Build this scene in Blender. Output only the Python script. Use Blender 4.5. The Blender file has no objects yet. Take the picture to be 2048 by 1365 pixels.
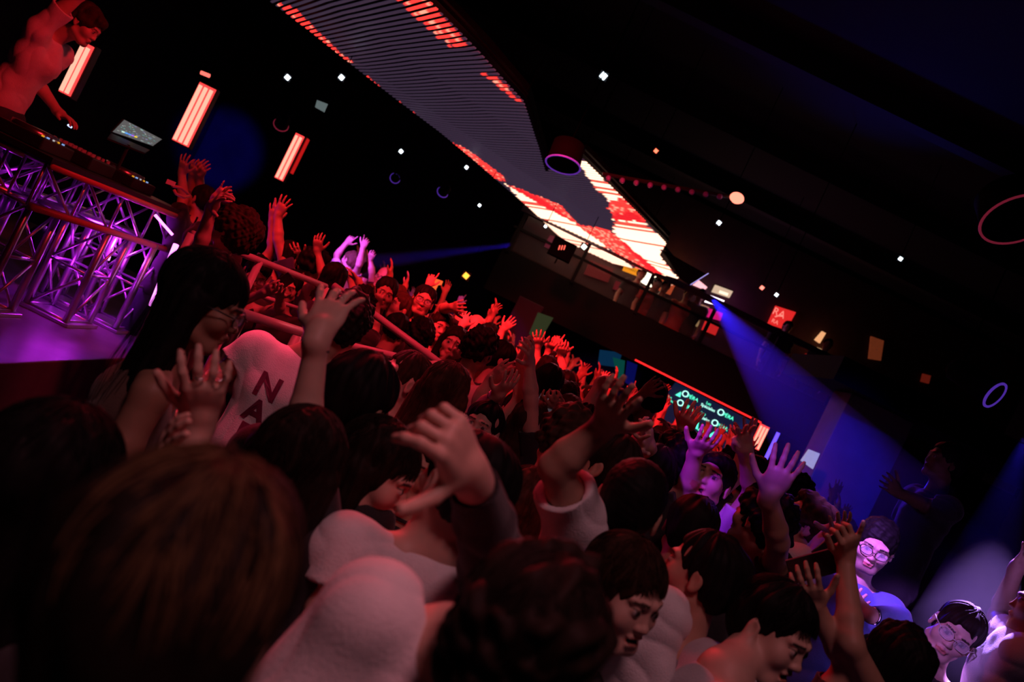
import bpy, math, random, numpy as np
from mathutils import Vector, Matrix
rnd = random.Random(7)
sc = bpy.context.scene
COL = sc.collection
# ---------------------------------------------------------------- camera, world, exposure
ZC = 1.85; FPX = 28.0/36*2048; ROLL = math.radians(26)
cs, sn = math.cos(ROLL), math.sin(ROLL)
cd = bpy.data.cameras.new('camera'); cam = bpy.data.objects.new('camera', cd); COL.objects.link(cam)
cd.lens = 28; cd.sensor_width = 36; cd.clip_start = .05
cam.matrix_world = Matrix(((cs, -sn, 0, 0), (0, 0, -1, 0), (sn, cs, 0, ZC), (0, 0, 0, 1)))
cd.dof.use_dof = True; cd.dof.focus_distance = 3.6; cd.dof.aperture_fstop = 2.8
sc.camera = cam
sc.view_settings.view_transform = 'Standard'; sc.view_settings.look = 'None'
sc.view_settings.gamma = 1; sc.view_settings.use_curve_mapping = False
sc.view_settings.exposure = 0.0
sc.cycles.use_denoising = True
sc.cycles.max_bounces = 4; sc.cycles.diffuse_bounces = 2; sc.cycles.volume_bounces = 0
sc.cycles.sample_clamp_indirect = 4; sc.cycles.caustics_reflective = False; sc.cycles.caustics_refractive = False
sc.cycles.volume_step_rate = 1.0
w = bpy.data.worlds.new('world'); sc.world = w; w.use_nodes = True
w.node_tree.nodes['Background'].inputs[0].default_value = (.18, .2, .5, 1)
w.node_tree.nodes['Background'].inputs[1].default_value = .004

def uv(px, py):
    dx = px-1024; dy = 682.5-py
    return dx*cs-dy*sn, dx*sn+dy*cs
def P(px, py, D):                    # the point seen there at distance D into the room
    u, v = uv(px, py)
    return Vector((D*u/FPX, D, ZC+D*v/FPX))
def PZ(px, py, z):                   # the point seen there on the horizontal plane z
    u, v = uv(px, py); D = (z-ZC)*FPX/v
    return Vector((D*u/FPX, D, z))

# ---------------------------------------------------------------- lamps
def aim(o, t):
    d = Vector(t)-o.location
    o.rotation_euler = d.to_track_quat('-Z', 'Y').to_euler()
def spot(loc, to, col, W, deg=40, blend=.5, r=.06, vol=True):
    l = bpy.data.lights.new('spot', 'SPOT'); l.color = col; l.energy = W; l.spot_size = math.radians(deg)
    l.spot_blend = blend; l.shadow_soft_size = r
    o = bpy.data.objects.new('stage_or_fill_spot', l); COL.objects.link(o); o.location = loc; aim(o, to); return o
def area(loc, to, col, W, sx, sy):
    l = bpy.data.lights.new('area', 'AREA'); l.shape = 'RECTANGLE'; l.size = sx; l.size_y = sy; l.color = col; l.energy = W
    o = bpy.data.objects.new('flood_light', l); COL.objects.link(o); o.location = loc; aim(o, to); return o
def point(loc, col, W, r=.05):
    l = bpy.data.lights.new('point', 'POINT'); l.color = col; l.energy = W; l.shadow_soft_size = r
    o = bpy.data.objects.new('glow_lamp', l); COL.objects.link(o); o.location = loc; return o
RED = (1, .02, .03)
spot((-1.3, 3.6, 4.6), (.6, 9.0, 1.5), RED, 2500, 52, .9, .3)          # red floods under the ceiling
spot((-2.6, 4.0, 4.4), (-1.0, 7.5, 1.5), RED, 520, 60, .8, .2)
spot((-.6, 3.6, 4.4), (-3.4, 5.3, 2.2), RED, 260, 34, .6, .15)     # on the performer
spot((2.6, 9.0, 4.3), (.4, 3.0, 1.4), (1, .05, .09), 90, 50, .9, .25)
spot((.6, 9.5, 3.5), (.1, 2.0, 1.6), (1, .16, .22), 170, 50, .9, .3)
spot((-1.9, 4.4, 4.7), (-.3, 2.7, 1.3), (1, .03, .07), 130, 75, .9, .25)
spot((-2.0, 5.0, 4.0), (-.72, 3.0, 1.45), (1, .04, .10), 420, 24, .8, .1)
spot((-.4, 3.2, 4.7), (-1.1, 5.2, 1.5), (1, .03, .06), 420, 52, .9, .15)
spot((.3, -.5, 4.8), (.2, 1.5, 1.3), (1, .38, .46), 120, 62, .9, .35)     # weak unseen fill light, added above the camera to lift the foreground
spot((.1, .7, 3.6), (-.06, 1.05, 1.35), (1, .20, .27), 26, 30, .9, .15)      # pink on the white shoulder in front
spot((-1.3, 2.7, 4.3), (-.68, 2.98, 1.5), (1, .03, .11), 190, 22, .9, .1)      # pink on the lettered tee
spot((-1.2, 6.2, 4.2), (.45, 2.3, 1.65), RED, 330, 34, .9, .12)      # red rim from behind on the near arms
VIO = (.36, .02, 1)
spot(P(1690, 880, 2.0), P(1900, 1262, 3.05), (.5, .2, 1), 60, 14, .6, .05)
spot(P(1640, 560, 2.6), P(1748, 1110, 3.6), (.42, .12, 1), 420, 20, .5, .05)    # violet spots at the right
spot(P(2090, 830, 4.2), P(1985, 1290, 3.05), (.45, .22, 1), 1500, 22, .5, .05)
spot(P(1260, 560, 2.4), P(1425, 985, 3.25), VIO, 55, 16, .6, .05)
spot(P(1800, 700, 5.2), P(1560, 1030, 2.9), (.25, .06, 1), 35, 11, .6, .05)
spot(P(1500, 650, 2.0), P(1592, 1125, 3.3), (.26, .03, 1), 40, 10, .6, .05)
spot(P(560, 380, 8.2), P(722, 515, 9.6), (.48, .08, 1), 320, 22, .5, .05)      # on the pointing dancers
spot(P(900, 420, 6.5), P(770, 556, 8.6), (.55, .12, 1), 60, 12, .5, .05)
spot(P(300, 60, 9), P(440, 300, 18.4), (.03, .02, 1), 1500, 13, .7, .1)         # blue pool on the far wall
spot((2.2, 6.0, 4.8), (4.0, 9.0, 1.8), (.005, .012, 1), 420, 24, .8, .1)         # the blue column
spot((-.2, 11.7, 4.4), (.05, 12.5, 1.9), (.35, .04, 1), 260, 30, .8, .05)        # violet pool on the slim column
spot((3.0, 9.6, 3.9), (1.6, 6.5, 5.6), (.03, .04, 1), 60, 80, .9, .1)          # blue on the ceiling beams
spot((5.8, 6.5, 3.6), (4.2, 5.0, 5.6), (.03, .04, 1), 40, 80, .9, .1)
MAG = (.62, .02, 1)
point((-2.95, 5.98, 1.25), MAG, 14, .05); point((-2.98, 5.6, .95), MAG, 2.5, .05); point((-3.3, 4.95, 1.4), MAG, .8, .05)   # inside the truss table
spot((-3.4, 5.9, 1.25), (-2.6, 4.2, .6), (.55, .04, 1), 6, 50, .8, .05)
point((3.1, 13.5, 4.1), (.9, .1, 1), 3, .1); point((2.0, 13.7, 4.2), (1, .30, .08), 3, .1); point((4.8, 13.6, 4.1), (1, .3, .1), 1.5, .1)   # behind the balcony rail


# ---------------------------------------------------------------- materials
_m = {}
def mat(name, col=(.5, .5, .5), rough=.6, metal=0, emit=None, es=1.0, bump=0, bscale=60, var=0, vscale=8, attr=None, sheen=0, alpha=1, trans=0, spec=.5):
    if name in _m: return _m[name]
    m = bpy.data.materials.new(name); m.use_nodes = True; nt = m.node_tree; b = nt.nodes['Principled BSDF']
    b.inputs['Roughness'].default_value = rough; b.inputs['Metallic'].default_value = metal
    b.inputs['Specular IOR Level'].default_value = spec
    b.inputs['Base Color'].default_value = (*col, 1)
    if sheen: b.inputs['Sheen Weight'].default_value = sheen
    if trans: b.inputs['Transmission Weight'].default_value = trans
    if alpha < 1: b.inputs['Alpha'].default_value = alpha
    if emit: b.inputs['Emission Color'].default_value = (*emit, 1); b.inputs['Emission Strength'].default_value = es
    tc = nt.nodes.new('ShaderNodeTexCoord')
    src = None
    if attr:
        a = nt.nodes.new('ShaderNodeAttribute'); a.attribute_name = attr; src = a.outputs['Color']
        nt.links.new(src, b.inputs['Base Color'])
    if var:
        n = nt.nodes.new('ShaderNodeTexNoise'); n.inputs['Scale'].default_value = vscale; n.inputs['Detail'].default_value = 4
        nt.links.new(tc.outputs['Object'], n.inputs['Vector'])
        mr = nt.nodes.new('ShaderNodeMapRange'); mr.inputs[1].default_value = .3; mr.inputs[2].default_value = .7
        mr.inputs[3].default_value = 1-var; mr.inputs[4].default_value = 1+var
        nt.links.new(n.outputs['Fac'], mr.inputs[0])
        vm = nt.nodes.new('ShaderNodeVectorMath'); vm.operation = 'SCALE'
        if src: nt.links.new(src, vm.inputs[0])
        else: vm.inputs[0].default_value = col
        nt.links.new(mr.outputs[0], vm.inputs['Scale']); nt.links.new(vm.outputs[0], b.inputs['Base Color'])
    if bump:
        n = nt.nodes.new('ShaderNodeTexNoise'); n.inputs['Scale'].default_value = bscale; n.inputs['Detail'].default_value = 3
        nt.links.new(tc.outputs['Object'], n.inputs['Vector'])
        bp = nt.nodes.new('ShaderNodeBump'); bp.inputs['Strength'].default_value = bump; bp.inputs['Distance'].default_value = .01
        nt.links.new(n.outputs['Fac'], bp.inputs['Height']); nt.links.new(bp.outputs[0], b.inputs['Normal'])
    _m[name] = m; return m
def glow(name, col, s): return mat(name, tuple(.12*c for c in col), emit=col, es=s, spec=.1)

# ---------------------------------------------------------------- object helpers
def link(name, me, m=None, parent=None, loc=None):
    o = bpy.data.objects.new(name, me); COL.objects.link(o)
    if m is not None and hasattr(me, 'materials') and not me.materials: me.materials.append(m)
    if parent is not None: o.parent = parent
    if loc is not None: o.location = loc
    return o
def tag(o, label=None, cat=None, group=None, kind=None):
    if label: o['label'] = label
    if cat: o['category'] = cat
    if group: o['group'] = group
    if kind: o['kind'] = kind
    return o
def empty(name, loc=(0, 0, 0), label=None, cat=None, group=None):
    o = bpy.data.objects.new(name, None); COL.objects.link(o); o.location = loc; o.empty_display_size = .1
    return tag(o, label, cat, group)
class MB:
    def __init__(s): s.v = []; s.f = []
    def add(s, vs, fs):
        n = len(s.v); s.v += [tuple(a) for a in vs]; s.f += [tuple(i+n for i in f) for f in fs]; return s
    def box(s, c, d, M=None):
        vs = [Vector((x*d[0]/2, y*d[1]/2, z*d[2]/2)) for x in (-1, 1) for y in (-1, 1) for z in (-1, 1)]
        if M is not None: vs = [M @ v for v in vs]
        return s.add([v+Vector(c) for v in vs], [(0, 1, 3, 2), (4, 6, 7, 5), (0, 4, 5, 1), (2, 3, 7, 6), (0, 2, 6, 4), (1, 5, 7, 3)])
    def tube(s, pts, r, n=8, cap=True, r2=None):
        pts = [Vector(p) for p in pts]; k = len(pts); rings = []
        rr = r if isinstance(r, (list, tuple)) else [r + ((r2-r)*i/(k-1) if r2 is not None else 0) for i in range(k)]
        a = None; vs = []
        for i, p in enumerate(pts):
            d = (pts[min(i+1, k-1)]-pts[max(i-1, 0)]).normalized()
            if a is None: a = d.orthogonal().normalized()
            else: a = (a-d*a.dot(d)).normalized()
            b = d.cross(a)
            vs += [p+(a*math.cos(2*math.pi*j/n)+b*math.sin(2*math.pi*j/n))*rr[i] for j in range(n)]
        fs = [(i*n+j, i*n+(j+1) % n, (i+1)*n+(j+1) % n, (i+1)*n+j) for i in range(k-1) for j in range(n)]
        if cap: fs += [tuple(range(n-1, -1, -1)), tuple((k-1)*n+j for j in range(n))]
        return s.add(vs, fs)
    def slab(s, quad, t):          # quad (4 points) given thickness along its normal
        q = [Vector(p) for p in quad]; nrm = (q[1]-q[0]).cross(q[3]-q[0]).normalized()*t
        return s.add(q+[p+nrm for p in q], [(3, 2, 1, 0), (4, 5, 6, 7), (0, 1, 5, 4), (1, 2, 6, 5), (2, 3, 7, 6), (3, 0, 4, 7)])
    def prism(s, poly, t):
        q = [Vector(p) for p in poly]; n = len(q); t = Vector(t)
        return s.add(q+[p+t for p in q], [tuple(range(n-1, -1, -1)), tuple(range(n, 2*n))]+[(i, (i+1) % n, n+(i+1) % n, n+i) for i in range(n)])
    def lathe(s, prof, c, axis=(0, 0, 1), n=24):
        ax = Vector(axis).normalized(); a = ax.orthogonal().normalized(); b = ax.cross(a); c = Vector(c); vs = []
        for r, h in prof:
            vs += [c+ax*h+(a*math.cos(2*math.pi*j/n)+b*math.sin(2*math.pi*j/n))*r for j in range(n)]
        k = len(prof)
        return s.add(vs, [(i*n+j, i*n+(j+1) % n, (i+1)*n+(j+1) % n, (i+1)*n+j) for i in range(k-1) for j in range(n)])
    def build(s, name, m, parent=None, smooth=False, loc=None, bevel=0):
        me = bpy.data.meshes.new(name); L = Vector(loc) if loc is not None else None
        if L is None and parent is not None: L = parent.location; off = L
        elif L is not None: off = L
        else: off = Vector((0, 0, 0))
        me.from_pydata([tuple(Vector(v)-off) for v in s.v], [], s.f); me.update()
        if smooth: me.polygons.foreach_set('use_smooth', [True]*len(me.polygons))
        o = link(name, me, m, parent)
        if parent is None and loc is not None: o.location = L
        if bevel:
            b = o.modifiers.new('bevel', 'BEVEL'); b.width = bevel; b.segments = 2
        return o
def text(body, loc, size, m, parent=None, name='lettering', ang=0, M=None, ext=.002):
    c = bpy.data.curves.new(name, 'FONT'); c.body = body; c.size = size; c.extrude = ext; c.align_x = 'CENTER'; c.align_y = 'CENTER'; c.resolution_u = 3
    o = bpy.data.objects.new('tmp', c); COL.objects.link(o); dg = bpy.context.evaluated_depsgraph_get(); me = bpy.data.meshes.new_from_object(o.evaluated_get(dg)); bpy.data.objects.remove(o); me.materials.clear(); o = link(name, me, m)
    R = M if M is not None else Matrix.Rotation(ang, 3, 'Z') @ Matrix.Rotation(math.pi/2, 3, 'X')
    o.matrix_world = Matrix.Translation(loc) @ R.to_4x4()
    if parent is not None:
        o.parent = parent; o.location = Vector(loc)-parent.location
    return o

# ---------------------------------------------------------------- distance fields -> one continuous skin
f32 = np.float32
class Field:
    def __init__(s, lo, hi, h):
        s.h = h; s.lo = np.array(lo, f32); n = np.ceil((np.array(hi)-np.array(lo))/h).astype(int)+1
        s.n = n; s.F = np.full(tuple(n), .12, f32)
        s.ax = [s.lo[i]+np.arange(n[i], dtype=f32)*f32(h) for i in range(3)]
    def sub(s, lo, hi):
        a = np.maximum(np.floor((np.array(lo)-s.lo)/s.h).astype(int), 0); b = np.minimum(np.ceil((np.array(hi)-s.lo)/s.h).astype(int)+1, s.n)
        if (b <= a).any(): return None
        sl = tuple(slice(int(a[i]), int(b[i])) for i in range(3))
        return sl, s.ax[0][sl[0]][:, None, None], s.ax[1][sl[1]][None, :, None], s.ax[2][sl[2]][None, None, :]
    def comb(s, sl, d, k, op):
        A = s.F[sl]
        if op == 'add':
            if k > 0: hh = np.maximum(k-np.abs(A-d), 0)/k; s.F[sl] = np.minimum(A, d)-hh*hh*(k*.25)
            else: s.F[sl] = np.minimum(A, d)
        else:
            d = -d
            if k > 0: hh = np.maximum(k-np.abs(A-d), 0)/k; s.F[sl] = np.maximum(A, d)+hh*hh*(k*.25)
            else: s.F[sl] = np.maximum(A, d)
    def cone(s, a, b, r1, r2, k=.02, op='add', cut=None):
        a = np.array(a, f32); b = np.array(b, f32); m = max(r1, r2)+k+2*s.h
        g = s.sub(np.minimum(a, b)-m, np.maximum(a, b)+m)
        if g is None: return
        sl, x, y, z = g; ba = b-a; L2 = float(ba@ba)+1e-12
        px, py, pz = x-a[0], y-a[1], z-a[2]
        t = np.clip((px*ba[0]+py*ba[1]+pz*ba[2])/L2, 0, 1)
        d = np.sqrt((px-t*ba[0])**2+(py-t*ba[1])**2+(pz-t*ba[2])**2)-(r1+(r2-r1)*t)
        if cut is not None:
            q, nn = cut; d = np.maximum(d, (x-q[0])*nn[0]+(y-q[1])*nn[1]+(z-q[2])*nn[2])
        s.comb(sl, d.astype(f32), k, op)
    def ell(s, c, r, R=None, k=.02, op='add'):
        c = np.array(c, f32); m = max(r)+k+2*s.h; g = s.sub(c-m, c+m)
        if g is None: return
        sl, x, y, z = g; px, py, pz = x-c[0], y-c[1], z-c[2]
        if R is not None:
            q = [px*R[0, i]+py*R[1, i]+pz*R[2, i] for i in range(3)]
        else: q = [px, py, pz]
        k0 = np.sqrt((q[0]/r[0])**2+(q[1]/r[1])**2+(q[2]/r[2])**2); k1 = np.sqrt((q[0]/r[0]**2)**2+(q[1]/r[1]**2)**2+(q[2]/r[2]**2)**2)
        s.comb(sl, (k0*(k0-1)/np.maximum(k1, 1e-6)).astype(f32), k, op)
    def half(s, q, nn):           # remove everything on the +nn side of q
        d = (s.ax[0][:, None, None]-q[0])*nn[0]+(s.ax[1][None, :, None]-q[1])*nn[1]+(s.ax[2][None, None, :]-q[2])*nn[2]
        s.F = np.maximum(s.F, d.astype(f32))
    def mesh(s, name, off):
        F = s.F; F[0], F[-1], F[:, 0], F[:, -1], F[:, :, 0], F[:, :, -1] = .1, .1, .1, .1, .1, .1
        S = (F < 0); nx, ny, nz = S.shape
        cnt = np.zeros((nx-1, ny-1, nz-1), np.uint8)
        for i in (0, 1):
            for j in (0, 1):
                for k in (0, 1): cnt += S[i:nx-1+i, j:ny-1+j, k:nz-1+k]
        I = np.argwhere((cnt > 0) & (cnt < 8)); n = len(I)
        cor = [(i, j, k) for i in (0, 1) for j in (0, 1) for k in (0, 1)]
        V = np.stack([F[I[:, 0]+c[0], I[:, 1]+c[1], I[:, 2]+c[2]] for c in cor], 1)
        acc = np.zeros((n, 3), f32); num = np.zeros((n, 1), f32)
        for a in range(8):
            for b in range(a+1, 8):
                ca, cb = np.array(cor[a]), np.array(cor[b])
                if abs(ca-cb).sum() != 1: continue
                va, vb = V[:, a], V[:, b]; cr = (va < 0) != (vb < 0)
                t = np.where(cr, va/np.where(cr, va-vb, 1), 0)[:, None]
                acc += np.where(cr[:, None], ca+t*(cb-ca), 0); num += cr[:, None]
        co = s.lo+(I+acc/num)*s.h-np.array(off, f32)
        ids = np.full((nx-1, ny-1, nz-1), -1, np.int32); ids[I[:, 0], I[:, 1], I[:, 2]] = np.arange(n)
        quads = []
        for ax in range(3):
            A = S.take(range(0, S.shape[ax]-1), ax) if False else S[tuple(slice(0, -1) if i == ax else slice(None) for i in range(3))]
            B = S[tuple(slice(1, None) if i == ax else slice(None) for i in range(3))]
            E = np.argwhere(A != B); b_, c_ = (ax+1) % 3, (ax+2) % 3
            ok = (E[:, b_] > 0) & (E[:, c_] > 0) & (E[:, b_] < S.shape[b_]-1) & (E[:, c_] < S.shape[c_]-1); E = E[ok]
            inside = S[E[:, 0], E[:, 1], E[:, 2]]
            def cell(db, dc):
                Q = E.copy(); Q[:, b_] -= db; Q[:, c_] -= dc; return ids[Q[:, 0], Q[:, 1], Q[:, 2]]
            q = np.stack([cell(1, 1), cell(0, 1), cell(0, 0), cell(1, 0)], 1)
            q[~inside] = q[~inside][:, ::-1]; quads.append(q)
        q = np.concatenate(quads); q = q[(q >= 0).all(1)]
        me = bpy.data.meshes.new(name); me.vertices.add(n); me.vertices.foreach_set('co', co.astype(f32).ravel())
        me.loops.add(4*len(q)); me.loops.foreach_set('vertex_index', q.astype(np.int32).ravel())
        me.polygons.add(len(q)); me.polygons.foreach_set('loop_start', np.arange(0, 4*len(q), 4, dtype=np.int32))
        me.polygons.foreach_set('use_smooth', np.ones(len(q), bool)); me.update(calc_edges=True)
        return me
def getco(me):
    a = np.empty(len(me.vertices)*3, f32); me.vertices.foreach_get('co', a); return a.reshape(-1, 3)
def getno(me):
    a = np.empty(len(me.vertices)*3, f32); me.vertices.foreach_get('normal', a); return a.reshape(-1, 3)
def setco(me, c): me.vertices.foreach_set('co', c.astype(f32).ravel()); me.update()
def setcol(me, c, name='tone'):
    a = me.color_attributes.new(name, 'FLOAT_COLOR', 'POINT'); d = np.ones((len(me.vertices), 4), f32); d[:, :3] = c; a.data.foreach_set('color', d.ravel())
def wob(co, fr, seed, oct_=2):
    r = np.random.RandomState(seed); out = 0
    for o in range(oct_):
        for _ in range(4):
            k = r.normal(size=3); k /= np.linalg.norm(k); out = out+np.sin(co@k*fr*(1.9**o)*(.7+.6*r.rand())+r.rand()*6.3)/(4*1.6**o)
    return out
def smoothen(me, it=1):
    co = getco(me); e = np.empty(len(me.edges)*2, np.int32); me.edges.foreach_get('vertices', e); e = e.reshape(-1, 2)
    for _ in range(it):
        s_ = np.zeros_like(co); c_ = np.zeros(len(co), f32)
        for i in range(3):
            s_[:, i] = np.bincount(e[:, 0], co[e[:, 1], i], len(co))+np.bincount(e[:, 1], co[e[:, 0], i], len(co))
        c_ = np.bincount(e.ravel(), minlength=len(co)).astype(f32)
        co = co*.5+.5*s_/np.maximum(c_, 1)[:, None]
    setco(me, co)

# ---------------------------------------------------------------- people
SKIN = [mat('skin', rough=.5, attr='tone', var=.06, vscale=25, spec=.4)]
TONE = {'fair': (.62, .40, .31), 'mid': (.48, .29, .20), 'tan': (.36, .20, .13), 'dark': (.16, .085, .055)}
HAIR = {'black': (.007, .006, .006), 'brown': (.040, .020, .012), 'auburn': (.065, .022, .014), 'blond': (.10, .055, .030), 'streak': (.15, .085, .04), 'darkbrown': (.016, .010, .007)}
CLOTH = {'white': (.78, .78, .78), 'black': (.014, .014, .016), 'grey': (.22, .22, .24), 'navy': (.03, .045, .12), 'red': (.35, .04, .04), 'cream': (.6, .55, .48), 'brown': (.12, .07, .05), 'blue': (.10, .14, .42), 'lightgrey': (.5, .5, .52), 'olive': (.1, .11, .05)}
def hairmat(c): return mat('hair_'+c, HAIR[c], rough=.62, var=.35, vscale=40, spec=.10)
def clothmat(c): return mat('fabric_'+c, CLOTH[c], rough=.85, bump=.25, bscale=220, var=.05, vscale=30, sheen=.2)
DENIM = mat('trouser_cloth', (.03, .035, .05), rough=.85, var=.2, vscale=20)
SHOE = mat('shoe_leather', (.05, .05, .05), rough=.5)
EYE = mat('eye_surface', rough=.15, attr='tone')
def nv(a): a = np.array(a, float); return a/(np.linalg.norm(a)+1e-12)
def frame(yaw, pitch=0, roll=0):
    y, p = math.radians(yaw), math.radians(pitch)
    f = np.array([math.sin(y)*math.cos(p), math.cos(y)*math.cos(p), math.sin(p)]); r = np.array([math.cos(y), -math.sin(y), 0.0])
    u = np.cross(r, f); a = math.radians(roll)
    r2 = r*math.cos(a)-u*math.sin(a); u2 = u*math.cos(a)+r*math.sin(a)
    return np.stack([r2, f, u2], 1)          # columns: right, forward, up
def on_ray(pt, S, L, far):
    o = np.array([0, 0, ZC]); d = nv(np.array(P(pt[0], pt[1], 1.0))-o); oc = o-S; b = d@oc; c = oc@oc-L*L; q = b*b-c
    t = -b if q < 0 else (-b+math.sqrt(q) if far else -b-math.sqrt(q))
    X = o+t*d
    return S+nv(X-S)*L
def hand(F, W, f, n, side, s, curl=(15, 15, 15, 15), thumb=30, splay=8, fine=True):
    f = nv(f); n = nv(n-f*(n@f)); t = np.cross(f, n)*(1 if side == 'R' else -1)      # towards the thumb
    k = .008*s
    F.cone(W-f*.02*s, W+f*.02*s, .027*s, .030*s, .02)
    F.ell(W+f*.055*s, (.040*s, .046*s, .015*s), np.stack([t, f, n], 1), .012*s)
    F.ell(W+f*.04*s+t*.022*s+n*.008*s, (.018*s, .032*s, .014*s), np.stack([t, f, n], 1), .015*s)
    offs = (.031, .010, -.011, -.031); lens = (.074, .082, .076, .060); rad = (.0092, .0094, .0090, .0080)
    for i in range(4):
        kn = W+f*(.092-.004*abs(i-1.2))*s+t*offs[i]*s
        F.cone(W+f*.02*s+t*offs[i]*.5*s, kn, .012*s, rad[i]*1.12*s, .010*s)
        a = math.radians((1.4-i)*splay*.9); d0 = nv(f*math.cos(a)+t*math.sin(a)); ang = math.radians(curl[i])*.6; p = kn
        for j, fr in enumerate((.46, .30, .24)):
            d = d0*math.cos(ang)+n*math.sin(ang); q = p+d*lens[i]*fr*s
            F.cone(p, q, rad[i]*(1-.08*j)*s, rad[i]*(.92-.10*j)*s, .004*s); p = q; ang += math.radians(curl[i])*(.9 if j == 0 else .7)
    a = math.radians(thumb); b0 = W+f*.022*s+t*.022*s+n*.006*s
    d = nv(f*math.cos(a+.35)+t*math.sin(a+.35)+n*.25); p1 = b0+d*.042*s
    d2 = nv(f*math.cos(a)+t*math.sin(a)+n*.3); p2 = p1+d2*.033*s; d3 = nv(f*math.cos(a-.15)+t*math.sin(a-.15)+n*.2); p3 = p2+d3*.024*s
    F.cone(b0, p1, .016*s, .0115*s, .012*s); F.cone(p1, p2, .0115*s, .0102*s, .004*s); F.cone(p2, p3, .0102*s, .0085*s, .003*s)
def build_head(F, H, R, s, mouth=0, fem=False, ears=True):
    T = lambda x, y, z: H+R@np.array([x, y, z])*s
    e = lambda c, r, k=.02, op='add': F.ell(T(*c), tuple(q*s for q in r), R, k*s, op)
    c = lambda a, b, r1, r2, k=.01, op='add': F.cone(T(*a), T(*b), r1*s, r2*s, k*s, op)
    j = .92 if fem else 1
    e((0, -.018, .035), (.076, .096, .084)); e((0, .025, -.03), (.060*j, .062, .078), .03)
    c((-.022*j, .062, -.092), (.022*j, .062, -.092), .020, .020, .025)
    for q in (-1, 1):
        c((q*.052*j, .0, -.065), (q*.028*j, .055, -.092), .018, .017, .02)
        e((q*.042, .056, -.024), (.024, .023, .026), .025)
        c((q*.014, .086, .024), (q*.045, .070, .026), .009, .008, .015)
        e((q*.032, .100, .004), (.017, .016, .0105), .012, 'sub')
        e((q*.031, .0745, .003), (.0148, .0148, .0128), .003)
    c((0, .080, .012), (0, .093, -.024), .0075, .0095, .012); e((0, .096, -.028), (.0115, .0105, .009), .008)
    for q in (-1, 1): e((q*.011, .089, -.031), (.0075, .009, .007), .006)
    if mouth > 0:
        e((0, .096, -.062), (.019, .022, .006+.012*mouth), .004, 'sub')
        c((-.018, .084, -.054), (.018, .084, -.054), .0055, .0055, .006); c((-.014, .084, -.070-.010*mouth), (.014, .084, -.070-.01*mouth), .006, .006, .006)
    else:
        c((-.019, .083, -.0565), (0, .090, -.0545), .0048, .006, .006); c((.019, .083, -.0565), (0, .090, -.0545), .0048, .006, .006)
        c((-.014, .084, -.067), (.014, .084, -.067), .0062, .0062, .006)
        c((-.021, .091, -.0615), (.021, .091, -.0615), .0018, .0018, .003, 'sub')
    if ears:
        for q in (-1, 1):
            e((q*.079, -.012, -.008), (.009, .018, .030), .006)
            e((q*.088, -.008, -.006), (.006, .009, .018), .004, 'sub')
            e((q*.080, -.006, -.033), (.007, .009, .009), .005)
def paint_skin(me, off, H, R, s, tone, brow, beard=0, lips=1.0, mouth=0):
    co = getco(me)+off; L = ((co-H)@R)/s; base = np.array(TONE[tone])
    c = np.tile(base, (len(co), 1)); near = (np.abs(L) < .16).all(1)
    x, y, z = np.abs(L[:, 0]), L[:, 1], L[:, 2]
    m = near & (y > .055) & (x > .013) & (x < .050) & (z > .0215) & (z < .029-.2*np.maximum(0, x-.038)); c[m] = np.array(HAIR[brow])*1.3+.01
    m = near & (y > .072) & (((x/.023)**2+((z+.0615+.004*mouth)/(.0095+.007*mouth))**2) < 1); c[m] = base*np.array([.95, .52, .50])*lips
    if mouth > 0: m = near & (y < .087) & (y > .05) & (x < .018) & (z > -.074-.008*mouth) & (z < -.055); c[m] = base*.08
    e = np.sqrt((x-.031)**2+(y-.0745)**2+(z-.003)**2); m = near & (e < .0165) & (y > .078) & ((((x-.031)/.0135)**2+((z-.003)/.0068)**2) < 1); c[m] = (.42, .38, .36)
    m2 = m & (np.abs(x-.031) < .0066); c[m2] = (.02, .013, .01)
    m = near & (y > .07) & (np.abs(x-.031) < .0165) & (z > .0085) & (z < .0125); c[m] = base*.22
    if beard: m = near & (z < -.04) & (y > -.02) & ~((x < .02) & (z > -.075) & (y > .07)) & (z > -.125); c[m] = c[m]*(1-beard)+np.array(HAIR['darkbrown'])*beard
    setcol(me, c)
def strands(mb, H, R, s, n, style, rad, seed, length=.3, vol=0.0):
    rs = random.Random(seed)
    T = lambda v: Vector(H)+Vector(R@np.array(v)*s)
    for _ in range(n):
        az = rs.uniform(-math.pi, math.pi); th0 = rs.uniform(.05, 1.2); back = 1-abs(az)/math.pi      # az 0 = forward
        thend = 1.25+.95*(abs(az)/math.pi)**.7
        if style == 'long': thend = 1.5+.7*(abs(az)/math.pi)**.6
        th1 = min(thend, th0+rs.uniform(.5, 1.3)); pts = []; lift = rs.uniform(.985, 1.05)+vol; sw = rs.uniform(-.25, .25)
        if th1-th0 < .2: th0 = th1-.3
        m = 6
        for i in range(m):
            t = i/(m-1); th = th0+(th1-th0)*t; a = az+sw*t+.10*math.sin(3*t+az*5)
            pts.append(T((.083*lift*math.sin(th)*math.sin(a), -.018+.104*lift*math.sin(th)*math.cos(a), .038+.092*lift*math.cos(th))))
        if style == 'long' and th1 >= thend-.01 and abs(az) > 1.7:
            p = pts[-1]; o = (p-Vector(H)); 
            for i in range(1, 5):
                pts.append(p+Vector((o.x*.10*i+.01*math.sin(i+az*7), o.y*.10*i+.01*math.cos(i*1.3+az*9), -length*s*i/4)))
        k = len(pts); r_ = rs.uniform(.7, 1.3)*rad
        mb.tube(pts, [r_*(1-.75*i/(k-1)) for i in range(k)], 3, False)
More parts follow.
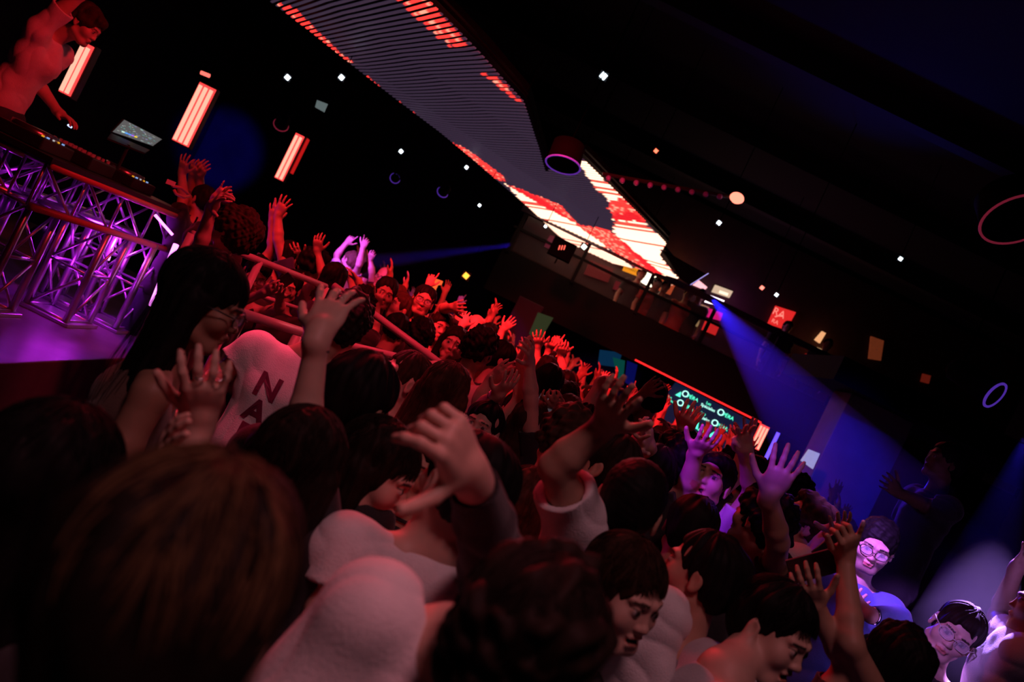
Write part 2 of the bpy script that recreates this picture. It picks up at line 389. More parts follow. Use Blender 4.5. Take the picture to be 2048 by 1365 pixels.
def ringmesh(c, ax, R_, r, n=20, m=5, sc_=1.0):
    ax = Vector(ax).normalized(); a = ax.orthogonal().normalized(); b = ax.cross(a); mb = MB()
    mb.tube([Vector(c)+(a*math.cos(t)+b*math.sin(t))*R_ for t in [2*math.pi*i/n for i in range(n+1)]], r, m, False); return mb

PEOPLE = []
def person(label, head, yaw=0, hyaw=None, hp=0, hr=0, arms=(None, None), hair=('short', 'black'), shirt=('black', 'short'), tone='mid', s=1.0, fem=False,
           chest=None, pel=(0, 0), h=None, mouth=0, beard=0, glasses=None, extras=(), group=None, eyes=False, strand=None, floor=0.0, world=None, low=False, hlen=.28, brow=None, cat='person', nm='person'):
    if world is not None: H = np.array(world, float); D = world[1]
    else: H = np.array(P(*head)); D = head[2]
    if h is None: h = min(max(D*.0022, .0036), .0085)
    B = frame(yaw); R = frame(yaw if hyaw is None else hyaw, hp, hr); br, bf = B[:, 0], B[:, 1]; Z = np.array([0, 0, 1.0])
    up = R[:, 2]
    C = H-up*.13*s-Z*.105*s-bf*.035*s if chest is None else np.array(P(*chest))
    N = C+Z*.045*s
    ax = nv(nv(H-C)*.35+Z*.65) if chest is not None else Z
    sw = (.158 if fem else .182)*s
    Pv = C-ax*.50*s; Pv = Pv+br*pel[0]+bf*pel[1]
    root = empty(nm, (Pv[0], Pv[1], floor), label, cat, group); off = np.array(root.location)
    J = {}
    for q, sd in ((0, 'L'), (1, 'R')):
        g = -1 if sd == 'L' else 1; S0 = C+br*sw*g-Z*.015*s; A = arms[q]
        if A is None: A = dict(down=1)
        ua, fa = .285*s, .250*s
        if A.get('down'):
            E = S0+br*g*.05-Z*.275*s-bf*.02; W = E+nv(-Z*1.0+bf*.35)*fa; fd = nv(W-E); n = -br*g*1.0
        elif 'rel' in A:
            e, w_, t_ = [np.array(v, float) for v in A['rel']]
            e[0] *= g; w_[0] *= g; t_[0] *= g
            bas = np.stack([br, bf, Z], 1); E = S0+nv(bas@e)*ua; W = E+nv(bas@w_)*fa; fd = nv(bas@t_); n = bas@np.array(A.get('n', (0, 1, 0)), float)
            if 'tip' in A: pass
        else:
            f_ = A.get('far', (0, 0, 0))
            if 'S' in A: S0 = np.array(P(*A['S']))
            E = np.array(P(*A['e'])) if len(A['e']) == 3 else on_ray(A['e'], S0, ua, f_[0])
            W = np.array(P(*A['w'])) if len(A['w']) == 3 else on_ray(A['w'], E, fa, f_[1])
            T_ = on_ray(A['t'], W, .17*s, f_[2]); fd = nv(T_-W); n = np.array(A.get('n', (0, 1, 0)), float)
        lift = max(0, nv(E-S0)[2]); Sj = S0+Z*.05*s*lift-br*g*.02*s*lift
        J[sd] = (Sj, E, W, fd, n, A)
    fs = .86 if fem else 1.0
    # skin
    pts = [H+.15*s, H-.15*s, C-Z*.34*s-.05, C+br*.2*s+bf*.14, C-br*.2*s-bf*.14, C+bf*.13, C-bf*.13]
    for sd in J:
        Sj, E, W, fd, n, A = J[sd]; pts += [Sj+.09, Sj-.09, E+.065, E-.065, W+.06, W-.06, W+fd*.19*s+.035, W+fd*.19*s-.035, W+nv(n)*.09]
    pts = np.array(pts); F = Field(pts.min(0)-2*h, pts.max(0)+2*h, h)
    build_head(F, H, R, s, mouth, fem)
    F.cone(H+R@np.array([0, -.02, -.06])*s, N, .052*fs*s, .058*fs*s, .03)
    F.cone(N-Z*.01, C-Z*.05*s, .055*s, .08*s, .04)
    if chest is not None: F.cone(N, C-ax*.03*s, .054*s, .05*s, .03)
    for sd in J:
        Sj, E, W, fd, n, A = J[sd]; g = -1 if sd == 'L' else 1
        F.cone(C+Z*.01+br*g*.05*s, Sj, .048*fs*s, .050*fs*s, .03)
        F.cone(Sj, Sj+(E-Sj)*.45, .050*fs*s, .047*fs*s, .02); F.cone(Sj+(E-Sj)*.45, E, .047*fs*s, .036*fs*s, .02)
        mid = E+(W-E)*.28; F.cone(E, mid, .037*fs*s, .041*fs*s, .02); F.cone(mid, W, .041*fs*s, .0265*fs*s, .01)
        hand(F, W, fd, n, sd, s*(.92 if fem else 1.0)*A.get('hs', 1), A.get('curl', (18, 18, 20, 22)), A.get('thumb', 35), A.get('splay', 8))
    BT = np.stack([br, bf, Z], 1)
    F.ell(C-ax*.15*s, (.148*fs*s, .088*s, .16*s), BT, .05)
    F.ell(C-ax*.30*s, (.125*fs*s, .082*s, .10*s), BT, .05)
    me = F.mesh('body', off); 
    if h > .006: smoothen(me, 1)
    paint_skin(me, off, H, R, s, tone, brow or hair[1], beard, mouth=mouth)
    body = link('body', me, SKIN[0], root)
    # clothes
    col, sl = shirt[0], shirt[1]
    hc = max(h*1.25, .0055)
    pts = [C-ax*.66*s+br*.24*s+bf*.2*s, C-ax*.66*s-br*.24*s-bf*.2*s, C-ax*.66*s-br*.24*s+bf*.2*s, C-ax*.66*s+br*.24*s-bf*.2*s, C+Z*.12, C+br*.3*s, C-br*.3*s]
    for sd in J: Sj, E, W = J[sd][:3]; X = W if sl == 'long' else Sj+(E-Sj)*.72; pts += [Sj+.10, Sj-.10, X+.10, X-.10]
    pts = np.array(pts); F = Field(pts.min(0)-2*hc, pts.max(0)+2*hc, hc); loose = 1.0 if fem else 1.07
    if sl == 'tank': loose = .98
    F.ell(C-ax*.14*s, (.170*fs*loose*s, .108*loose*s, .175*s), BT, .05); F.ell(C-ax*.36*s, (.148*fs*loose*s, .105*loose*s, .22*s), BT, .06); F.ell(C-ax*.54*s, (.172*loose*s*fs, .122*loose*s, .16*s), BT, .06)
    for sd in J:
        Sj, E, W, fd, n, A = J[sd]; g = -1 if sd == 'L' else 1; d = nv(E-Sj)
        if sl == 'tank': F.cone(C+br*g*.075*s+bf*.02, C+br*g*.10*s-Z*.10*s, .028*s, .05*s, .03); continue
        F.cone(C+br*g*.055*s-Z*.005, Sj+Z*.004, .056*fs*s, .062*fs*s, .04)
        F.cone(Sj, C-ax*.10*s+br*g*.10*s, .065*fs*s, .08*s, .05)
        if sl == 'short':
            Q = Sj+(E-Sj)*.62; F.cone(Sj-d*.01, Q+d*.05, .063*fs*s, .074*fs*s, .03, cut=(Q, d)); F.cone(Q-d*.03, Q+d*.06, .053*fs*s, .054*fs*s, .004, 'sub')
        else:
            F.cone(Sj, E, .064*fs*s, .056*fs*s, .03); Q = W-nv(W-E)*.03; d2 = nv(W-E); F.cone(E, W, .056*fs*s, .040*s, .02, cut=(Q, d2)); F.cone(Q-d2*.02, Q+d2*.05, .032*s, .032*s, .003, 'sub')
    if sl != 'tank': F.cone(C-Z*.015*s+bf*.035*s, C-Z*.12*s+bf*.045*s, .062*fs*s, .085*fs*s, .05); F.cone(C-Z*.01*s-bf*.02*s, C-Z*.12*s-bf*.03*s, .062*fs*s, .085*fs*s, .05)
    F.ell(N+Z*.048*s+bf*.022, (.064*s*fs, .066*s, .050*s), BT, .010, 'sub')
    if sl == 'tank': F.ell(C+Z*.06*s+bf*.03, (.085*s, .12*s, .085*s), BT, .02, 'sub')
    F.half(C-ax*.64*s, -ax)
    me = F.mesh('shirt', off); co = getco(me); no = getno(me)
    seed = len(PEOPLE)+3
    q = co+np.array([wob(co, 9, seed+1), wob(co, 9, seed+2), wob(co, 9, seed+3)]).T*.05
    amp = np.abs(wob(q, 34, seed, 1))**.8
    setco(me, co+no*((amp-.4)*.013+wob(co, 10, seed+9)*.003)[:, None])
    link('shirt', me, clothmat(col), root)
    # trousers and shoes
    zf = floor; hz = .016 if not low else .02
    hip = Pv; pts = np.array([hip+.26, hip-.26, [hip[0]-.3, hip[1]-.3, zf-.02], [hip[0]+.3, hip[1]+.3, zf]]); F = Field(pts.min(0), pts.max(0), hz)
    F.ell(hip-Z*.06, (.145*s*fs, .098*s, .13*s), BT, .03)
    feet = []
    for g in (-1, 1):
        hj = hip+br*g*.085*s-Z*.06*s; an = np.array([hip[0], hip[1], zf+.09])+br*g*.12*s-bf*.02; kn = (hj+an)/2+bf*.035
        F.cone(hj, kn, .088*s, .062*s, .03); F.cone(kn, an, .062*s, .052*s, .03); feet.append(an)
    F.half((0, 0, zf+.075), (0, 0, -1)); link('trousers', F.mesh('trousers', off), DENIM, root)
    for an in feet:
        F = Field(np.array([an[0]-.24, an[1]-.24, zf-.02]), np.array([an[0]+.24, an[1]+.24, zf+.16]), .012)
        F.cone(an-Z*.045, an+bf*.14-Z*.055, .042, .036, .02); F.cone(an-Z*.01, an-Z*.05, .042, .045, .02); F.half((0, 0, zf+.003), (0, 0, -1)); link('shoe', F.mesh('shoe', off), SHOE, root)
    # hair
    st, hcname = hair[0], hair[1]
    if st != 'bald':
        hh = max(h*1.1, .0045); lo = H-.24*s; hi = H+.24*s
        if st in ('long', 'longwavy'): lo = lo-Z*(hlen-.05); 
        F = Field(lo, hi, hh); T = lambda x, y, z: H+R@np.array([x, y, z])*s
        e = lambda c, r, k=.02, op='add': F.ell(T(*c), tuple(q*s for q in r), R, k*s, op)
        th = {'crop': .009, 'buzz': .004, 'short': .008, 'curly': .018, 'long': .009, 'longwavy': .016, 'bun': .007, 'fringe': .013, 'afro': .045, 'cap': .01}[st]
        e((0, -.020, .037), (.077+th, .097+th, .085+th))
        if st in ('short', 'fringe', 'curly', 'afro'): e((0, -.055, -.01), (.070+th*.6, .060+th*.7, .065), .03)
        if st in ('buzz', 'crop'): e((0, -.055, -.01), (.068, .057, .055), .03)
        if st in ('fringe', 'curly'): e((.01, .055, .085), (.055, .045, .028), .03)
        e((0, .108, -.034), (.082, .086, .100 if st != 'fringe' else .090), .010, 'sub'); e((0, .09, -.08), (.10, .11, .07), .01, 'sub')
        if st not in ('long', 'longwavy'):
            for q in (-1, 1): e((q*.095, .006, -.035), (.034, .036, .044), .008, 'sub')
            e((0, .0, -.115), (.12, .14, .045), .015, 'sub')
        if st == 'bun': e((0, -.115, .06), (.038, .034, .036), .01)
        if st == 'cap': F.cone(T(-.03, .09, .055), T(.03, .09, .055), .05*s, .05*s, .01); e((0, .1, .085), (.1, .08, .035), .003, 'sub')
        if st in ('long', 'longwavy'):
            for x0 in (-.062, -.03, 0, .03, .062):
                a = T(x0, -.055+abs(x0)*.5, -.01); b = a-Z*(hlen-.02)*s-bf*.02; b = b+br*x0*.5; F.cone(a, b, .040*s, .034*s, .03)
            for q in (-1, 1): a = T(q*.076, -.022, .0); F.cone(a, a-Z*(hlen-.06)*s, .022*s, .020*s, .025)
        me = F.mesh('hair', off); co = getco(me); no = getno(me)
        if st in ('curly', 'afro', 'longwavy'):
            d = wob(co, 130, seed, 2)*.013+wob(co, 60, seed+5)*.008
        elif st == 'long': 
            c2 = co.copy(); c2[:, 2] *= .12; d = wob(c2, 190, seed)*.006+wob(c2, 60, seed+2)*.006
        elif st == 'crop': d = wob(co, 170, seed, 2)*.004+wob(co, 90, seed+5)*.002
        elif st == 'buzz': d = wob(co, 300, seed)*.0015
        elif st == 'cap': d = 0*co[:, 0]
        else:
            L = (co+off-H)@R; az = np.arctan2(L[:, 0], L[:, 1]); q3 = np.stack([np.sin(az)*.1, np.cos(az)*.1, co[:, 2]*.25], 1); d = wob(q3, 170, seed)*.006+wob(co, 45, seed+2)*.007
        setco(me, co+no*d[:, None])
        ho = link('hair' if st != 'cap' else 'cap', me, hairmat(hcname) if st != 'cap' else clothmat('black'), root)
        if strand:
            mb = MB(); strands(mb, H, R, s, strand[0], 'long' if st in ('long', 'longwavy') else 'short', strand[1], seed, hlen-.05, {'curly': .08, 'afro': .2}.get(st, .015))
            me2 = bpy.data.meshes.new('strands'); me2.from_pydata([tuple(Vector(v)-Vector(off)) for v in mb.v], [], mb.f); me2.polygons.foreach_set('use_smooth', [True]*len(me2.polygons))
            link('strand', me2, hairmat(strand[2] if len(strand) > 2 else hcname), ho)
    if glasses:
        g = MB(); T = lambda x, y, z: Vector(H+R@np.array([x, y, z])*s)
        dz = glasses.get('dz', 0)
        for q in (-1, 1):
            ring = [T(q*.033+.026*math.copysign(abs(math.cos(t))**.7, math.cos(t)), .108-.02*abs(q*.033+.026*math.cos(t))/.06, .002+dz+.019*math.copysign(abs(math.sin(t))**.8, math.sin(t))) for t in [2*math.pi*i/20 for i in range(21)]]
            g.tube(ring, .0018*s, 5, False); g.tube([T(q*.058, .095, .006+dz), T(q*.082, .05, .008), T(q*.084, -.01, .002)], .002*s, 5)
        g.tube([T(-.008, .110, .006+dz), T(0, .113, .009+dz), T(.008, .110, .006+dz)], .0018*s, 5)
        go = g.build('glasses_frame', mat('frame_'+glasses.get('c', 'black'), (.02, .02, .02) if glasses.get('c', 'black') == 'black' else (.6, .55, .5), rough=.3), root, True)
        for q in (-1, 1):
            mb = MB(); ringp = [T(q*.033+.025*math.cos(t), .106-.02*abs(q*.033+.025*math.cos(t))/.06, .002+dz+.018*math.sin(t)) for t in [2*math.pi*i/16 for i in range(16)]]
            mb.prism(ringp, R[:, 1]*-.0012)
            mb2 = mb; me2 = bpy.data.meshes.new('lens'); me2.from_pydata([tuple(Vector(v)-Vector(off)) for v in mb2.v], [], mb2.f); link('lens', me2, LENS, go)
    inf = dict(root=root, off=off, H=H, R=R, C=C, J=J, s=s, B=BT, D=D, Pv=Pv); PEOPLE.append(inf)
    for ex in extras:
        if ex[0] == 'bracelet':
            Sj, E, W, fd, n, A = J[ex[1]]; d = nv(E-W); c = W+d*ex[2]; r = (.0285+ex[2]*.09)*s*fs
            ringmesh(c, d, r, ex[3] if len(ex) > 3 else .003).build('bracelet', mat('cord_dark', (.03, .02, .02)) if len(ex) < 5 else STEEL, root, True)
        if ex[0] == 'watch':
            Sj, E, W, fd, n, A = J[ex[1]]; d = nv(E-W); c = W+d*.03; ringmesh(c, d, .031*s, .006, 20, 6).build('watch_strap', STEEL, root, True)
            nb = -nv(n-d*(n@d)); MB().lathe([(0, .0), (.017, .0), (.018, .004), (.017, .008), (0, .008)], c+nb*.030, nb, 20).build('watch_case', STEEL, root, True)
        if ex[0] == 'ring':
            Sj, E, W, fd, n, A = J[ex[1]]; t = np.cross(nv(fd), nv(n))*(1 if ex[1] == 'R' else -1); of = (.031, .010, -.011, -.031)[ex[2]]
            c = W+nv(fd)*.112*s+t*of*s+nv(n)*.004; ringmesh(c, fd, .0098*s, .0014, 14, 5).build('finger_ring', STEEL, root, True)
        if ex[0] == 'collar':
            ringmesh(N+Z*.012+bf*.01, nv(up*.8+Z*.4-bf*.2), .060*s*fs, .006, 24, 6).build('collar', clothmat(col), root, True)
        if ex[0] == 'choker':
            mb = MB(); a = 0
            for i in range(26):
                t = 2*math.pi*i/26; c = H+R@np.array([.055*math.sin(t), -.025+.055*math.cos(t), -.115-.02*math.cos(t)])*s; mb.lathe([(0, -.0028), (.002, -.002), (.0028, 0), (.002, .002), (0, .0028)], c, (0, 0, 1), 6)
            mb.build('necklace', STEEL, root)
    return inf
STEEL = mat('steel', (.75, .75, .78), rough=.2, metal=1)
LENS = mat('clear_lens', (.9, .9, .95), rough=.05, alpha=.15)

# ---------------------------------------------------------------- the room
def struct(o, label=None): o['kind'] = 'structure'; return o
WALL = mat('wall_paint', (.035, .03, .045), rough=.8, var=.25, vscale=2.5, bump=.1, bscale=30)
FLOORM = mat('floor_vinyl', (.05, .045, .055), rough=.35, var=.3, vscale=3)
CEIL = mat('ceiling_paint', (.006, .006, .010), rough=.9, var=.2, vscale=2)
BLACK = mat('black_metal', (.015, .015, .017), rough=.45)
BLACKM = mat('matt_black', (.003, .003, .004), rough=.9, spec=.1)
WIRE = mat('wire_black', (.002, .002, .002), rough=1, spec=0)
DARKM = mat('mezzanine_black', (.0022, .002, .003), rough=.7, spec=.2)
ALU = mat('truss_aluminium', (.62, .62, .65), rough=.32, metal=.85)
WX0, WX1, WY0, WY1, CZ = -8.5, 8.5, -3.0, 18.5, 5.6
b = MB(); b.box((0, 7.75, -.1), (17.4, 21.9, .2)); struct(b.build('floor', FLOORM))
b = MB(); b.box((0, 7.75, CZ+.1), (17.4, 21.9, .2))
for i in range(9): b.box((0, -2+2.4*i, CZ-.12), (17, .18, .26))
struct(b.build('ceiling', CEIL))
for nm, c, d in (('wall_left', (WX0-.1, 7.75, 2.8), (.2, 21.9, 5.6)), ('wall_right', (WX1+.1, 7.75, 2.8), (.2, 21.9, 5.6)), ('wall_back', (0, WY1+.1, 2.8), (17.4, .2, 5.6)), ('wall_front', (0, WY0-.1, 2.8), (17.4, .2, 5.6))):
    b = MB(); b.box(c, d); struct(b.build(nm, WALL))
# stage
STZ = .6
st = MB(); st.box((-5.35, 6.4, STZ/2), (6.1, 6.4, STZ)); so = st.build('stage', mat('stage_floor', (.16, .14, .17), rough=.38, var=.25, vscale=4), bevel=.01)
tag(so, 'low black stage with worn floor under the performer and the truss table', 'stage')
# columns
def column(x, y, w, d, label, m=WALL, H=5.6):
    b = MB(); b.box((x, y, H/2), (w, d, H)); b.box((x, y, .1), (w+.04, d+.04, .2)); o = b.build('column', m, bevel=.01); tag(o, label, 'column'); o['kind'] = 'structure'; return o
COLM = mat('column_plaster', (.30, .30, .34), rough=.75, bump=.1, bscale=40, var=.1, vscale=5)
column(4.08, 9.2, .78, .5, 'broad square column washed in blue light at the right of the crowd', COLM, 3.0)
b = MB(); b.box((5.9, 9.4, 3.14), (5.2, 1.6, .28)); o = b.build('bulkhead', DARKM); tag(o, 'dark boxed bulkhead resting on the blue column', 'beam'); o['kind'] = 'structure'
column(P(1046, 640, 12.6).x, 12.6, .42, .42, 'slim square column glowing violet beyond the raised hands', mat('column_dark', (.02, .015, .035), rough=.8), 2.54)

# ---------------------------------------------------------------- mezzanine
MD = 13.0
def mp(px, py, D=MD): return P(px, py, D)
mz = empty('mezzanine', (4.5, MD, 2.5)); mz['kind'] = 'structure'; tag(mz, 'dark mezzanine balcony with glass balustrade above the bar', 'balcony')
b = MB(); b.box((3.9, 15.8, 2.72), (9.4, 5.4, .36)); b.build('balcony_slab', DARKM, mz)
b = MB(); b.box((3.9, MD+.03, 2.80), (9.4, .06, .74)); b.build('fascia', DARKM, mz)
for i in range(9):
    b = MB(); x = -.7+i*1.15; b.box((x, MD-.02, 3.50), (.055, .055, .74)); b.build('balustrade_post', DARKM, mz)
b = MB(); b.box((3.9, MD-.02, 3.88), (9.4, .09, .10)); b.build('handrail', mat('rail_dark', (.05, .03, .06), rough=.4), mz)
b = MB(); b.box((3.9, MD-.02, 3.55), (9.4, .04, .04)); b.build('middle_rail', DARKM, mz)
GL = mat('balustrade_glass', (.15, .15, .18), rough=.08, alpha=.10)
for i in range(8):
    b = MB(); b.box((-.7+(i+.5)*1.15, MD, 3.5), (1.05, .012, .62)); b.build('glass_panel', GL, mz)
# red led strip along its lower edge
a, c = mp(1270, 720), mp(1522, 846); b = MB(); b.tube([a, c], .014, 8); 
ls = b.build('led_strip', glow('red_led_strip', (1, .02, .02), 1.6)); tag(ls, 'thin red light strip running under the balcony edge', 'light strip')
# back wall of the mezzanine, with signs and pictures
b = MB(); b.box((3.9, 14.08, 4.2), (9.4, .12, 2.6)); o = b.build('partition', mat('mezz_wall', (.035, .010, .010), rough=.8, var=.3, vscale=3)); tag(o, 'dark red rear wall behind the balcony guests', 'wall'); o['kind'] = 'structure'
b = MB(); b.box((3.9, 17, 2.0), (9.4, .1, 1.1)); 
def panel(name, px, D, m, label, cat='sign', t=.05, frame_=None, par=None):
    q = [P(x, y, D) for x, y in px]; b = MB(); b.slab(q, t)
    o = b.build(name, m, par)
    if par is None:
        cpt = sum(q, Vector())/len(q); 
        tag(o, label, cat)
    return o
PD = 13.96
o = panel('illuminated_sign', [(1251, 527), (1287, 541), (1277, 553), (1245, 541)], PD, glow('sign_orange', (1, .33, .01), 1.0), 'glowing orange sign behind the balcony rail', 'sign')
for i in range(7):
    p_ = P(1252+i*3.6, 535+i*1.6, PD-.06); text('CABARET'[i], p_, .05, mat('ink_dark', (.12, .02, .0)), o)
LAMPW = glow('lamp_warm', (1, .82, .6), 3.0)
b = MB(); c = P(1301, 557, 13.7); b.lathe([(0, .12), (.08, .10), (.12, 0), (.13, -.12), (0, -.14)], c, (0, 0, 1), 20); o = b.build('globe_lamp', LAMPW, None, True); tag(o, 'small bright white lamp between two heads on the balcony', 'lamp')
o = panel('poster', [(1318, 552), (1352, 568), (1341, 590), (1308, 577)], PD, glow('poster_orange', (.8, .12, .04), .5), 'orange poster with a large pale letter P on the balcony', 'poster'); text('P', P(1340, 571, PD-.07), .20, glow('ink_pale', (1, .5, .35), .8), o)
o = panel('light_box', [(1431, 570), (1466, 583), (1459, 596), (1424, 584)], PD, glow('panel_cream', (.85, .62, .42), .75), 'cream illuminated box above the balcony end', 'lamp')
b = MB(); b.slab([P(1440, 581, PD-.08), P(1457, 587, PD-.08), P(1455, 592, PD-.08), P(1438, 586, PD-.08)], .02); b.build('diffuser', glow('panel_core', (1, .85, .6), 1.3), o)
o = panel('lit_display', [(1421, 591), (1449, 602), (1438, 612), (1410, 604)], 13.5, glow('white_glow', (1, .85, .95), 4.0), 'glaring white and violet light cluster behind the rail', 'lamp')
panel('backlit_panel', [(1416, 616), (1446, 627), (1441, 642), (1408, 632)], PD, glow('panel_magenta', (.75, .01, .18), .9), 'magenta backlit panel seen through the upper balustrade', 'panel')
panel('backlit_panel', [(1412, 640), (1440, 650), (1431, 671), (1404, 660)], PD, glow('panel_red', (.75, .02, .02), .8), 'red backlit panel seen through the lower balustrade glass', 'panel')
panel('picture', [(1404, 609), (1419, 615), (1409, 633), (1395, 627)], PD, mat('picture_mix', (.5, .3, .15), emit=(.5, .28, .12), es=.5), 'small pale framed picture in the upper balustrade opening', 'picture')
panel('picture', [(1394, 635), (1409, 640), (1401, 657), (1386, 650)], PD, mat('picture_mix2', (.4, .3, .12), emit=(.45, .3, .12), es=.5), 'small cream framed picture in the lower balustrade opening', 'picture')
panel('backlit_panel', [(1366, 600), (1386, 607), (1378, 627), (1358, 620)], PD, glow('panel_orange', (.7, .12, .02), .55), 'orange backlit panel just left of the pale picture', 'panel')
panel('backlit_panel', [(1388, 612), (1400, 612), (1388, 635), (1378, 630)], PD, glow('panel_red3', (.45, .02, .01), .5), 'narrow red backlit panel beside the pale picture', 'panel')
panel('wall_panel', [(1180, 520), (1228, 538), (1216, 565), (1168, 548)], PD, glow('panel_dim', (.09, .006, .006), 1), 'dim red wall panel at the far left of the balcony', 'panel')
panel('wall_panel', [(1232, 562), (1268, 574), (1262, 590), (1226, 578)], PD, glow('panel_dim2', (.10, .005, .008), 1), 'dim red wall panel under the orange sign', 'panel')
panel('wall_panel', [(1100, 470), (1130, 482), (1118, 505), (1088, 493)], PD, glow('panel_dim3', (.10, .01, .02), 1), 'dim crimson wall panel beside the red indicator lamp', 'panel')
o = panel('poster', [(1552, 612), (1592, 625), (1573, 660), (1536, 648)], PD, glow('poster_red', (.75, .02, .02), 1.0), 'bright red poster lettered RA above the blue beam', 'poster')
PINK = glow('ink_pink', (1, .25, .2), 1.1)
text('RA', P(1558, 627, PD-.07), .18, PINK, o); text('RA', P(1550, 644, PD-.07), .10, PINK, o)
b = MB(); b.tube([P(1550, 634, PD-.07), P(1557, 632, PD-.07), P(1566, 633, PD-.07)], .012, 6); b.build('ornament', PINK, o)
b = MB(); b.slab([P(1563, 652, 12.54), P(1590, 626, 12.54), P(1576, 660, 12.54), P(1571, 660, 12.54)], .01)
o = panel('picture', [(1645, 663), (1652, 667), (1640, 687), (1630, 680)], PD, glow('pic_cream', (.95, .45, .2), .9), 'narrow cream lit strip behind a dark figure on the balcony', 'picture')
o = panel('lit_window', [(1635, 695), (1652, 703), (1641, 736), (1622, 728)], PD, glow('pic_stripe', (.95, .55, .25), .85), 'cream lit window with dark bars on the balcony', 'window')
for k in range(3):
    b = MB(); b.slab([P(1628-k*2, 712+k*7, PD-.08), P(1650-k*3, 719+k*7, PD-.08), P(1649-k*3, 721+k*7, PD-.08), P(1627-k*2, 714+k*7, PD-.08)], .02); b.build('glazing_bar', BLACK, o)
panel('wall_panel', [(1612, 708), (1628, 706), (1618, 738), (1597, 733)], PD, glow('panel_red2', (.42, .012, .012), .8), 'red wall panel beside the cream lit window', 'panel')
panel('wall_panel', [(1590, 738), (1606, 744), (1602, 750), (1588, 745)], PD, glow('panel_red5', (.5, .015, .015), .7), 'small red strip below the red wall panel', 'panel')
panel('poster', [(1743, 673), (1768, 682), (1762, 722), (1738, 718)], PD, mat('poster_figure', (.3, .1, .05), emit=(.16, .03, .01), es=.6, var=.9, vscale=12), 'dim orange poster at the right end of the balcony', 'poster')
panel('picture', [(1847, 748), (1862, 752), (1858, 768), (1843, 764)], PD, glow('pic_red_s', (.10, .008, .004), .8), 'small dim red picture over the dark stairs', 'picture')

# ---------------------------------------------------------------- bar screens below the mezzanine
SD = 13.3
scr = empty('screen_wall', P(1420, 830, SD), 'dark screen wall with rows of bright turquoise lettering above the bar', 'screen')
q = [P(1352, 765, SD), P(1502, 842, SD), P(1462, 915, SD), P(1300, 838, SD)]
b = MB(); b.slab(q, .06); b.build('display', mat('screen_black', (.01, .02, .03), rough=.2, emit=(.004, .008, .03), es=1), scr)
TEAL = glow('turquoise_glow', (.10, 1, .62), 1.6); WTEAL = glow('pale_turquoise_glow', (.45, 1, .85), 1.8)
def word(t, x, y, sz, m): text(t, P(x, y, SD-.03), sz, m, scr)
for x, y in ((1382, 795), (1453, 832), (1372, 813), (1441, 853)):
    word('O', x-11.5, y-6, .155, WTEAL); word('PÉRA', x+3.5, y+2, .088, TEAL)
for x, y in ((1416, 816), (1405, 836)):
    word('Les', x+1.5, y-8, .065, TEAL); word('Spéciales', x, y, .072, WTEAL)
word('Les', 1340, 795, .05, TEAL); word('Spéciales', 1337, 800, .055, TEAL)
for x, y, s_ in ((1329, 812, .05), (1358, 788, .045), (1392, 850, .06), (1403, 858, .05), (1424, 869, .06)):
    c = P(x, y, SD-.04); b = MB(); b.prism([c+Vector((-s_, 0, -s_)), c+Vector((s_, 0, -s_)), c+Vector((s_*.4, 0, s_))], (0, .01, 0)); b.build('emblem', TEAL, scr)
b = MB(); b.box(P(1400, 900, 13.0)-Vector((0, 0, .35)), (3.2, .5, 1.1)); o = b.build('bar_counter', mat('bar_dark', (.06, .03, .04), rough=.4)); o.location.z += 0; tag(o, 'dark bar counter beneath the turquoise screen wall', 'counter')
o.data.transform(Matrix.Translation((0, 0, .55-(P(1400, 900, 13.0).z-.35))))
panel('picture_screen', [(1620, 900), (1640, 908), (1626, 939), (1604, 923)], 8.6, mat('picture_white', (.5, .55, .6), emit=(.32, .33, .42), es=1.0, var=.25, vscale=9), 'small pale square screen on the wall right of the waving hands', 'screen')
b = MB(); p_ = P(1557, 866, 12.4); b.tube([p_, (p_.x, p_.y, 0)], .03, 8); o = b.build('neon_tube', glow('neon_blue', (.12, .06, 1), 2.2), None, True); tag(o, 'upright blue neon tube behind the waving hands', 'lamp')
panel('wall_panel', [(1076, 625), (1107, 636), (1078, 685), (1058, 668)], 12.0, glow('olive_glow', (.018, .030, .012), 1), 'dull olive lit rectangle beyond the raised hands', 'panel')
panel('wall_panel', [(1200, 700), (1245, 706), (1235, 735), (1196, 730)], 14.5, glow('cyan_glow', (.002, .020, .055), 1), 'dim blue wall screen far beyond the raised hands', 'screen')
panel('wall_panel', [(1226, 715), (1250, 722), (1246, 765), (1236, 760)], 14.4, glow('teal_glow', (.002, .05, .04), 1), 'dim teal wall screen far beyond the raised hands', 'screen')
panel('wall_panel', [(1255, 722), (1275, 730), (1266, 775), (1250, 765)], 14.3, glow('blue_glow', (.002, .003, .07), 1), 'dim deep blue wall screen beside the teal one', 'screen')

# ---------------------------------------------------------------- led columns
def led_column(px0, px1, D, w, label, n=3, col=(1, .17, .13), s_=2.6, tube=True):
    a, c = P(*px0, D), P(*px1, D); x = (a.x+c.x)/2; z0, z1 = a.z, c.z
    r = empty('light_column', (x, D, z0), label, 'light column')
    b = MB(); b.box((x, D+.06, (z0+z1)/2), (w+.03, .08, z1-z0+.03)); b.build('housing', BLACK, r, bevel=.004)
    b = MB(); b.box((x, D+.012, (z0+z1)/2), (w, .02, z1-z0)); b.build('diffuser', glow('led_red_diffuser', (1, .05, .05), 1.5), r)
    for i in range(n):
        xx = x+(i-(n-1)/2)*w/n; b = MB(); b.tube([(xx, D-.01, z0+.01), (xx, D-.01, z1-.03)], w/n*.34, 8); b.build('light_tube', glow('led_red_tube', (1, .42, .3), 1.35), r, True)
    return r
led_column((367, 290), (408, 168), 9.0, .20, 'upright light column of three glowing red tubes by the table', 3)
